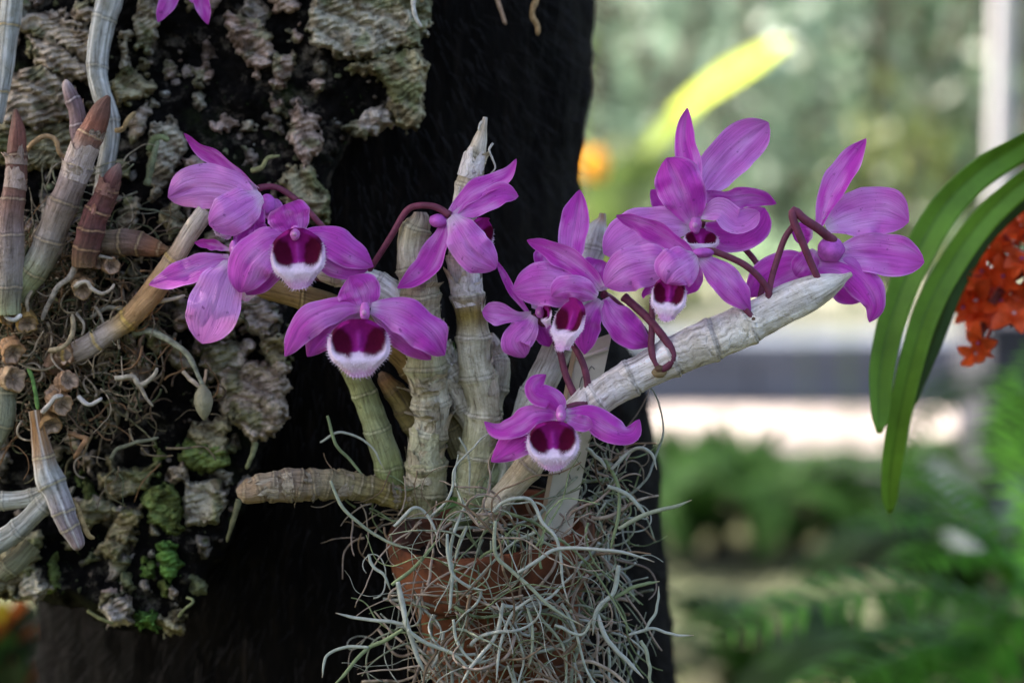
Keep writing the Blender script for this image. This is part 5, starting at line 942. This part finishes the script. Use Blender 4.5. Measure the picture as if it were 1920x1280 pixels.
lip(f, 1540, 512, 46, 34, 28, 170, 10, 0, 10, 200)
# 11 lowest, facing us
f = flower([([(1056, 768, -36), (1076, 760, -26), (1094, 758, -10), (1104, 752, 4)], 7, 6)], (1052, 780, -16, 14, 20), -60, None, 11, 'lowest purple flower, facing forward, with curled petal tips above the pot')
petals(f, -60, [(S_, [(1052, 772, 4), (1036, 748, -6), (1010, 738, -16), (1003, 722, -14), (1024, 702, -4)], 22, dict(roll=-14, tone=.05, prof=((0, .7), (.2, 1), (.5, 1), (.75, .8), (.92, .4), (1, .05)), cup=-.3, base=.12)), (T_, [(1046, 776, 0), (1004, 774, -8), (966, 796, -8), (936, 806, -2), (908, 790, 8)], 25, dict(roll=-26, tone=0, prof=LN, cup=-.35, base=.12)),
  (S_, [(1040, 786, 8), (1000, 806, 8), (956, 838, 12), (921, 865, 18)], 31, dict(roll=-8, tone=.08, prof=OV, cup=-.25, base=.08)), (T_, [(1060, 776, 0), (1108, 782, -8), (1150, 806, -8), (1182, 812, 0), (1199, 786, 8)], 28, dict(roll=16, tone=0, prof=LN, cup=-.3, base=.1)),
  (S_, [(1062, 782, -10), (1084, 792, -16), (1112, 796, -14)], 16, dict(tone=-.2, prof=BL, cup=.2, base=.3))], 500)
lip(f, 1037, 832, -74, 50, 50, 0, 0, 2, 11, 900)
# spare stalks of blooms and buds on the thick cane
for pts, r0, r1 in [([(1070, 640, 20), (1084, 662, 14), (1096, 690, 10), (1102, 724, 8), (1099, 756, 8)], 6, 7), ([(1224, 560, -6), (1222, 620, -14), (1222, 660, -22), (1234, 690, -26)], 6, 7), ([(1170, 556, 10), (1214, 596, -10), (1250, 640, -26), (1262, 664, -30), (1254, 684, -30), (1238, 694, -26)], 8, 7), ([(1392, 560, -36), (1398, 578, -40), (1412, 600, -38)], 5, 7), ([(1488, 560, -10), (1500, 535, 4), (1506, 520, 20)], 5, 5)]:
    mb = MB(); stalkpiece(mb, pts, r0, r1); mb.build('flower_stalk', M['stalk'], po)
for (x, y, d, rx, ry) in [(1236, 694, -26, 15, 11), (1414, 602, -36, 15, 12), (1102, 756, 4, 12, 10), (1538, 530, -20, 9, 7), (674, 534, 92, 13, 11)]:
    mb = MB(); blob(mb, x, y + 3, d + 2, rx, ry, 9, (.30, .22, .12), int(x)); blob(mb, x, y - 3, d - 2, rx * .62, ry * .7, 9, (.14, .08, .05), int(x) + 1); mb.build('node_bract', M['cane'], po)
# ================================================================ terracotta pot, its moss, label
def lathe(mb, prof_, org, ax, sides=72, col=(1, 1, 1)):
    ax = np.asarray(ax, float) / np.linalg.norm(ax); e1 = np.cross(ax, (0, 1, 0)); e1 /= np.linalg.norm(e1); e2 = np.cross(ax, e1)
    th = np.linspace(0, 2 * np.pi, sides, endpoint=False)
    V = np.array([org + ax * z + r_ * (e1 * math.cos(t) + e2 * math.sin(t)) for r_, z in prof_ for t in th]); V += .0004 * fbm(V * 90, 3)[:, None] * nrm(V - org); mb.add(V, gridF(len(prof_), sides, True)[:, ::-1], col)
pc = P(918, 985, .036); axp = np.array((-.12, -.13, 1.0))
pot = empty('terracotta_pot', pc - np.array((0, 0, .085)), 'small tilted terracotta pot half hidden under tangled grey moss', 'pot')
kp = float(kk(.036)); R0 = 196 * kp
m = MB(); lathe(m, [(R0 * .86, -.003), (R0 * .93, .0), (R0 * .97, .0012), (R0, -.0008), (R0 * .985, -.010), (R0 * .955, -.0195), (R0 * .94, -.0212), (R0 * .85, -.0212)], pc, axp); m.build('rim', M['terra'], pot)
m = MB(); lathe(m, [(R0 * .86, -.003), (R0 * .845, -.014), (R0 * .84, -.0209), (R0 * .835, -.0222), (R0 * .79, -.04), (R0 * .70, -.07), (R0 * .64, -.088), (R0 * .6, -.09), (R0 * .01, -.09)], pc, axp); m.build('body', M['terra'], pot)
m = MB(); r = np.random.default_rng(5); axn = axp / np.linalg.norm(axp); e1 = nrm(np.cross(axn, (0, 1, 0))); e2 = np.cross(axn, e1)
gr, gt = np.linspace(0, R0 * .855, 26), np.linspace(0, 2 * np.pi, 60, endpoint=False); V = np.array([pc + axn * -.011 + a * (e1 * math.cos(t) + e2 * math.sin(t)) for a in gr for t in gt]); V += axn * (.003 * fbm(V * 260, 3))[:, None]; m.add(V, gridF(26, 60, True)[:, ::-1]); m.build('potting_mix', M['soil'], pot)

# label stake stuck in the pot
ls = empty('plant_label', P(1035, 1000, .03), 'cream plant label with a tan edge and faint pencil marks leaning in the pot', 'label')
def lab(u, v, off=0.0):          # u 0..1 across, v 0..1 from foot to top
    a = PP([(1006, 1010, 100 + off)])[0]; b = PP([(1068, 1012, 96 + off)])[0]; c_ = PP([(1074, 650, 70 + off)])[0]; d_ = PP([(1148, 624, 66 + off)])[0]
    return (a * (1 - u) + b * u) * (1 - v) + (c_ * (1 - u) + d_ * u) * v + FWD * (.002 * math.sin(v * 2.6))
def labquad(mb, u0, u1, v0, v1, th_, col, n=16):
    fr = [[lab(u, v, 0) - FWD * th_ for u in np.linspace(u0, u1, 5)] for v in np.linspace(v0, v1, n)]; bk = [[lab(u, v, 0) + FWD * .0009 for u in np.linspace(u0, u1, 5)[::-1]] for v in np.linspace(v0, v1, n)]
    V = np.array([a + b for a, b in zip(fr, bk)]).reshape(-1, 3); mb.add(V, gridF(n, 10, True), col); m_ = (n - 1) * 10; mb.add(np.array(fr[-1] + bk[-1]), [np.array([[0, 1, 2, 7], [7, 2, 3, 6]]), np.array([[0, 7, 8], [0, 8, 9], [3, 4, 6], [4, 5, 6]])], col)
m = MB(); labquad(m, .13, 1, 0, 1, .0006, (.56, .53, .42)); m.build('board', M['tag'], ls, False)
m = MB(); labquad(m, 0, .125, 0, .99, .0012, (.46, .33, .20)); m.build('edge_strip', M['tag'], ls, False)
m = MB(); fr = [lab(u, .925 + .0 * u, 0) - FWD * .0011 for u in np.linspace(.16, .98, 9)]; V, F, _ = tube(np.array(fr), .0008, 6); m.add(V, F, (.64, .60, .50)); m.build('top_ridge', M['tag'], ls)
m = MB()
for k, st in enumerate([[(.72, .84), (.60, .86), (.55, .80), (.62, .76), (.74, .78)], [(.50, .80), (.42, .82), (.40, .77), (.48, .75)], [(.66, .68), (.60, .72), (.56, .66), (.64, .63), (.72, .66)], [(.40, .64), (.48, .68), (.52, .62)], [(.70, .58), (.60, .56), (.56, .60)], [(.36, .52), (.46, .56), (.54, .52), (.62, .55)], [(.30, .40), (.36, .36), (.30, .33)], [(.66, .30), (.58, .33), (.60, .27)]]):
    q, _s = spline(np.array([lab(u, v, 0) - FWD * .00065 for u, v in st]), 16); V, F, _ = tube(q, .00022, 5); m.add(V, F, (.2, .2, .2))
m.build('handwriting', M['ink'], ls)

# tillandsia tangle
mt = empty('air_plant_moss', P(930, 1130, .0), 'tangle of grey-green air plant strands draped over the pot', 'moss')
r = np.random.default_rng(42); tang = MB()
COLS = [(.37, .40, .33), (.41, .43, .37), (.30, .33, .23), (.36, .29, .22), (.21, .26, .13), (.37, .29, .23), (.23, .16, .10)]
def wrapd(x, y):                 # depth of the tangle: it bulges round the pot
    q = ((x - 920) / 300.) ** 2; return -60 + 250 * min(q, 1.2) + 18 * ((y - 1100) / 150.) ** 2 * (y < 1000)
for k in range(440):
    y = r.uniform(955, 1300); x = r.normal(930, 88 + 34 * (y > 1050)); 
    if r.random() < .30: x = r.normal(1130, 40); y = r.uniform(870, 1300)
    if 740 < x < 1100 and 1000 < y < 1100 and r.random() < .4: continue
    d = wrapd(x, y) + r.uniform(-10, 120); a = r.uniform(0, 6.28)
    wiggle(tang, x, y, d, r.integers(12, 30), r.uniform(7, 12), r.choice([1.2, 1.7, 2.4, 3.2, 3.8]) * r.uniform(.85, 1.1), COLS[r.integers(len(COLS))], r.uniform(.12, .36), a, (0, r.uniform(-.5, 3.4)), 5, 5, r, (d - 60, d + 60), (640, 1255))
for k in range(46):              # wisps on the left rim and among the canes
    x, y = r.uniform(660, 800), r.uniform(880, 1010); wiggle(tang, x, y, r.uniform(90, 190), r.integers(7, 14), 8, r.uniform(1.3, 2.4), COLS[3 + k % 4], .35, None, (0, .3), 5, 5, r, (70, 220))
for k in range(45):
    x, y = r.uniform(1080, 1180), r.uniform(830, 1000); wiggle(tang, x, y, r.uniform(60, 190), r.integers(7, 14), 8, r.uniform(1.3, 2.6), COLS[k % 7], .4, None, (0, .3), 5, 5, r, (50, 220))
tang.build('tangle', M['strand'], mt)['kind'] = 'stuff'
main = [
 ([(842, 1150), (848, 1080), (843, 1040), (850, 1000), (866, 960), (885, 935), (908, 928), (930, 932)], -40, 4.6), ([(925, 960), (938, 945), (960, 934), (990, 934), (1005, 950), (1018, 980), (1040, 1005), (1050, 1040), (1054, 1090), (1066, 1130)], -50, 4.4),
 ([(838, 1000), (842, 1050), (850, 1080), (880, 1100), (910, 1106)], -60, 4.4), ([(930, 975), (926, 1020), (932, 1046), (960, 1070), (995, 1100), (1025, 1130), (1060, 1155), (1095, 1175)], -66, 4.8), ([(970, 1072), (1010, 1050), (1040, 1030), (1090, 1026), (1150, 1032), (1200, 1044), (1226, 1053)], -60, 4.6),
 ([(1135, 860), (1150, 890), (1160, 920), (1158, 970), (1150, 1010), (1142, 1040)], 30, 4.8), ([(1100, 840), (1112, 850), (1128, 866), (1138, 880)], 20, 5), ([(1145, 880), (1175, 850), (1200, 840), (1220, 850), (1232, 880)], 20, 4.4), ([(1140, 910), (1180, 930), (1216, 972)], 30, 5.5), ([(1160, 990), (1210, 965), (1260, 950), (1296, 938)], 0, 5.5),
 ([(760, 1170), (720, 1164), (680, 1160), (630, 1148)], -20, 4.6), ([(755, 1180), (720, 1200), (690, 1215), (660, 1245), (620, 1290)], -40, 5), ([(690, 1212), (650, 1212), (612, 1230), (604, 1268)], -36, 4.2), ([(745, 1090), (754, 1130), (762, 1170), (775, 1210), (800, 1270)], -30, 7), ([(690, 1040), (700, 1060), (722, 1080), (732, 1105)], -10, 4),
 ([(620, 900), (640, 950), (672, 980), (700, 1000), (740, 1020), (790, 1030)], 40, 4.2), ([(740, 985), (770, 955), (790, 955), (810, 980), (822, 1010)], 0, 4.2), ([(735, 1096), (780, 1060), (820, 1012)], -20, 4.6), ([(765, 1180), (800, 1205), (850, 1225), (890, 1270)], -50, 5), ([(945, 1130), (930, 1190), (890, 1240), (860, 1290)], -60, 5),
 ([(850, 1160), (860, 1210), (890, 1240), (930, 1230)], -50, 4), ([(990, 1140), (1000, 1190), (992, 1250)], -50, 4), ([(1120, 1150), (1140, 1200), (1180, 1240), (1206, 1270)], 0, 6), ([(1150, 1120), (1190, 1100), (1236, 1090)], 20, 5), ([(1210, 1180), (1232, 1140), (1235, 1100)], 20, 3.6), ([(1180, 1190), (1220, 1178), (1270, 1190), (1300, 1190)], 20, 4), ([(1160, 1060), (1150, 1110), (1120, 1140), (1110, 1190)], 0, 6),
 ([(1200, 1200), (1215, 1230), (1220, 1290)], 20, 5), ([(600, 830), (640, 810), (690, 830), (720, 880)], 110, 3), ([(615, 780), (628, 830), (660, 866), (690, 900)], 100, 4), ([(860, 820), (880, 860), (880, 930)], 60, 3), ([(1000, 1120), (960, 1150), (940, 1200), (930, 1280)], -60, 4), ([(1040, 1170), (1090, 1190), (1110, 1160)], -40, 4)]
for k, (pts, d, R) in enumerate(main):
    pts3 = [(x, y, d + 6 * math.sin(i * 1.7 + k)) for i, (x, y) in enumerate(pts)]
    q, s = spline(PP(pts3), 46); q = q + K * 2.0 * np.stack([fbm(np.stack([np.arange(46) / 9., np.full(46, k * 3. + j), np.zeros(46)], 1), 2) for j in range(3)], 1)
    V, F, _ = tube(q, np.interp(np.linspace(0, 1, 46), [0, .2, .8, 1], [R * .8, R, R * .8, R * .2]) * .82 * K, 8); c = np.asarray(COLS[[0, 1, 0, 2, 1, 4][k % 6]]) * 1.0; c = lerp(c, np.array((.40, .28, .18)), (smooth01((np.linspace(0, 1, 46) - .9) * 10) * .7)[:, None]); c = np.vstack([np.repeat(c, 8, 0), c[0], c[-1]])
    mesh('strand', V, F, M['strand'], mt, c)

# ================================================================ strap leaved orchid with orange-red flowers at right
vo = empty('strap_leaf_orchid', P(1990, 420, .11), 'orchid with long arching green strap leaves and an orange-red flower cluster', 'orchid')
m = MB(); V, F, _ = tube(spline(PP([(2010, 620, 600), (2000, 520, 600), (1992, 380, 600), (1988, 300, 600), (1990, 240, 600)]), 30)[0], np.linspace(.006, .003, 30), 12); m.add(V, F, (.10, .12, .05)); m.build('stem', M['leaf'], vo)
bp = P(2012, 620, 640 * K); ps = empty('mounting_post', (bp[0], bp[1] + .012, 0), 'weathered wooden post behind the strap leaved orchid, outside the right edge', 'post')
m = MB(); limb(m, [(bp[0], bp[1] + .012, 0), (bp[0] + .004, bp[1] + .012, .7), (bp[0], bp[1] + .012, 1.50)], .016, .013, 12, 24); m.build('shaft', M['bark2'], ps)
m = MB(); V, F, _ = tube(np.array([(bp[0], bp[1] + .012, z_) for z_ in (1.50, 1.506, 1.51)]), np.array([.014, .013, .004]), 12); m.add(V, F); m.build('top', M['bark2'], ps)
for k in range(7): root(vo, [(2006 - 3 * k, 560 + 8 * k, 600), (1990 + 10 * k, 620 + 14 * k, 604), (2004 + 6 * (k % 3), 700 + 22 * k, 610)], 7, 4, (.42, .44, .38), 'root', 300 + k)
def strap(pts, hw, col, roll, cup, tip=.55, seed=0):
    p, s = spline(PP(pts), 60); n, mm = 60, 11; t = nrm(np.gradient(p, axis=0)); v = nrm(CAM - p); sd0 = nrm(np.cross(t, v)); nn0 = np.cross(sd0, t); u = np.linspace(0, 1, n)
    a = np.radians(np.interp(u, np.linspace(0, 1, len(roll)), roll))[:, None]; side = sd0 * np.cos(a) + nn0 * np.sin(a); nn = nn0 * np.cos(a) - sd0 * np.sin(a); k = kk(pts[0][2] * K)
    wd = hw * k * np.interp(u, [0, .1, .5, .85, .96, 1], [1.1, 1.1, 1, .82, .62, tip * .3]); x = np.linspace(-1, 1, mm)
    top = p[:, None] + side[:, None] * (wd[:, None] * x)[..., None] + nn[:, None] * (cup * wd[:, None] * (np.abs(x) - .3))[..., None]; bot = top - nn[:, None] * .0011 * (1 - .7 * x ** 2)[None, :, None]
    V = np.concatenate([top, bot[:, ::-1]], 1).reshape(-1, 3); c = np.asarray(col) * (1 + .22 * fbm(V / (K * 70), 3))[:, None]
    c = c * np.tile(np.concatenate([np.where(np.abs(x) < .12, .72, 1.0), np.full(mm, .85)]), n)[:, None]
    F = gridF(n, 2 * mm, True); e = (n - 1) * 2 * mm; cap = np.array([[e + i, e + i + 1, e + 2 * mm - 2 - i, e + 2 * mm - 1 - i] for i in range(mm - 1)])
    return mesh('leaf', V, np.vstack([F, cap]), M['leaf'], vo, c)
LF = (.15, .31, .028)
strap([(1990, 228, 600), (1920, 268, 580), (1840, 318, 560), (1772, 386, 540), (1718, 478, 520), (1677, 580, 505), (1651, 690, 495), (1648, 812, 490)], 30, LF, [50, 40, 25, 10, 10, 20, 30], .5, seed=1)
strap([(1990, 300, 600), (1920, 340, 586), (1842, 412, 572), (1780, 500, 560), (1738, 582, 550), (1710, 672, 546), (1686, 780, 560), (1669, 890, 600), (1668, 962, 640)], 25, (.165, .33, .03), [40, 30, 15, 5, 5, 10, 20], .45, seed=2)
strap([(1990, 330, 620), (1910, 380, 610), (1840, 450, 606), (1790, 540, 604), (1756, 630, 604), (1724, 710, 604), (1706, 768, 606)], 19, (.04, .08, .016), [50, 45, 40, 40, 40, 45], .4, seed=3)
sp_ = MB(); V, F, _ = tube(spline(PP([(1995, 480, 640), (1940, 500, 690), (1890, 530, 700), (1850, 590, 700), (1836, 640, 700)]), 30)[0], np.linspace(.0028, .0012, 30), 8); sp_.add(V, F, (.22, .05, .04)); spike = sp_.build('flower_spike', M['red'], vo)
r = np.random.default_rng(17)
def blossom(x, y, d, size, seed):
    rr = np.random.default_rng(seed); mb = MB(); k = kk(d * K); c0 = P(x, y, d * K); face = nrm(np.array((rr.normal() * .9 - .3, -1.0, rr.normal() * .8))); e1 = nrm(np.cross(face, (0, 0, 1.0))); e2 = np.cross(e1, face); a0 = rr.uniform(0, 6.28)
    for j in range(5):
        a = a0 + j * 1.2566; dr = e1 * math.cos(a) + e2 * math.sin(a); s_ = size * k * rr.uniform(.85, 1.1); blade(mb, [c0, c0 + dr * s_ * .55 + face * s_ * .12, c0 + dr * s_ - face * s_ * .12], s_ * .34, np.array((.92, .12, .025)) * rr.uniform(.65, 1.15), .25, 9, 5, ref=face, prof=((0, .25), (.25, .7), (.5, 1), (.75, .75), (.92, .35), (1, .06)))
    blade(mb, [c0 + face * .001, c0 + face * size * k * .25 - e2 * size * k * .2, c0 + face * size * k * .3 - e2 * size * k * .5], size * k * .15, (.75, .10, .03), .3, 6, 3, ref=face)
    S3 = np.array([c0 + face * size * k * .16 + v_ * size * k * .10 for v_ in np.array([(1, 0, 0), (-1, 0, 0), (0, 1, 0), (0, -1, 0), (0, 0, 1), (0, 0, -1)])]); mb.add(S3, np.array([[0, 2, 4], [2, 1, 4], [1, 3, 4], [3, 0, 4], [2, 0, 5], [1, 2, 5], [3, 1, 5], [0, 3, 5]]), [(.34, .10, .34), (.8, .7, .7)][seed % 2])
    q, _s = spline(np.array([c0, c0 - face * size * k * .5, lerp(c0, P(1900, 520, 720 * K), .4)]), 10); V, F, _ = tube(q, .0007, 5); mb.add(V, F, (.5, .06, .04)); mb.build('blossom', M['red'], spike)
sites = [(1880, 418), (1915, 425), (1850, 440), (1895, 455), (1838, 462), (1870, 480), (1912, 490), (1815, 490), (1846, 505), (1800, 515), (1885, 515), (1825, 530), (1860, 540), (1905, 535), (1797, 545), (1835, 560), (1880, 565), (1915, 570), (1808, 572), (1855, 582), (1826, 590), (1900, 592), (1838, 640), (1950, 440), (1950, 520), (1945, 580), (1870, 445), (1925, 560), (1930, 400), (1960, 480)]
for k, (x, y) in enumerate(sites): blossom(x, y, 690 + r.uniform(-60, 60), r.uniform(36, 50), k)
blossom(1828, 660, 690, 36, 77)
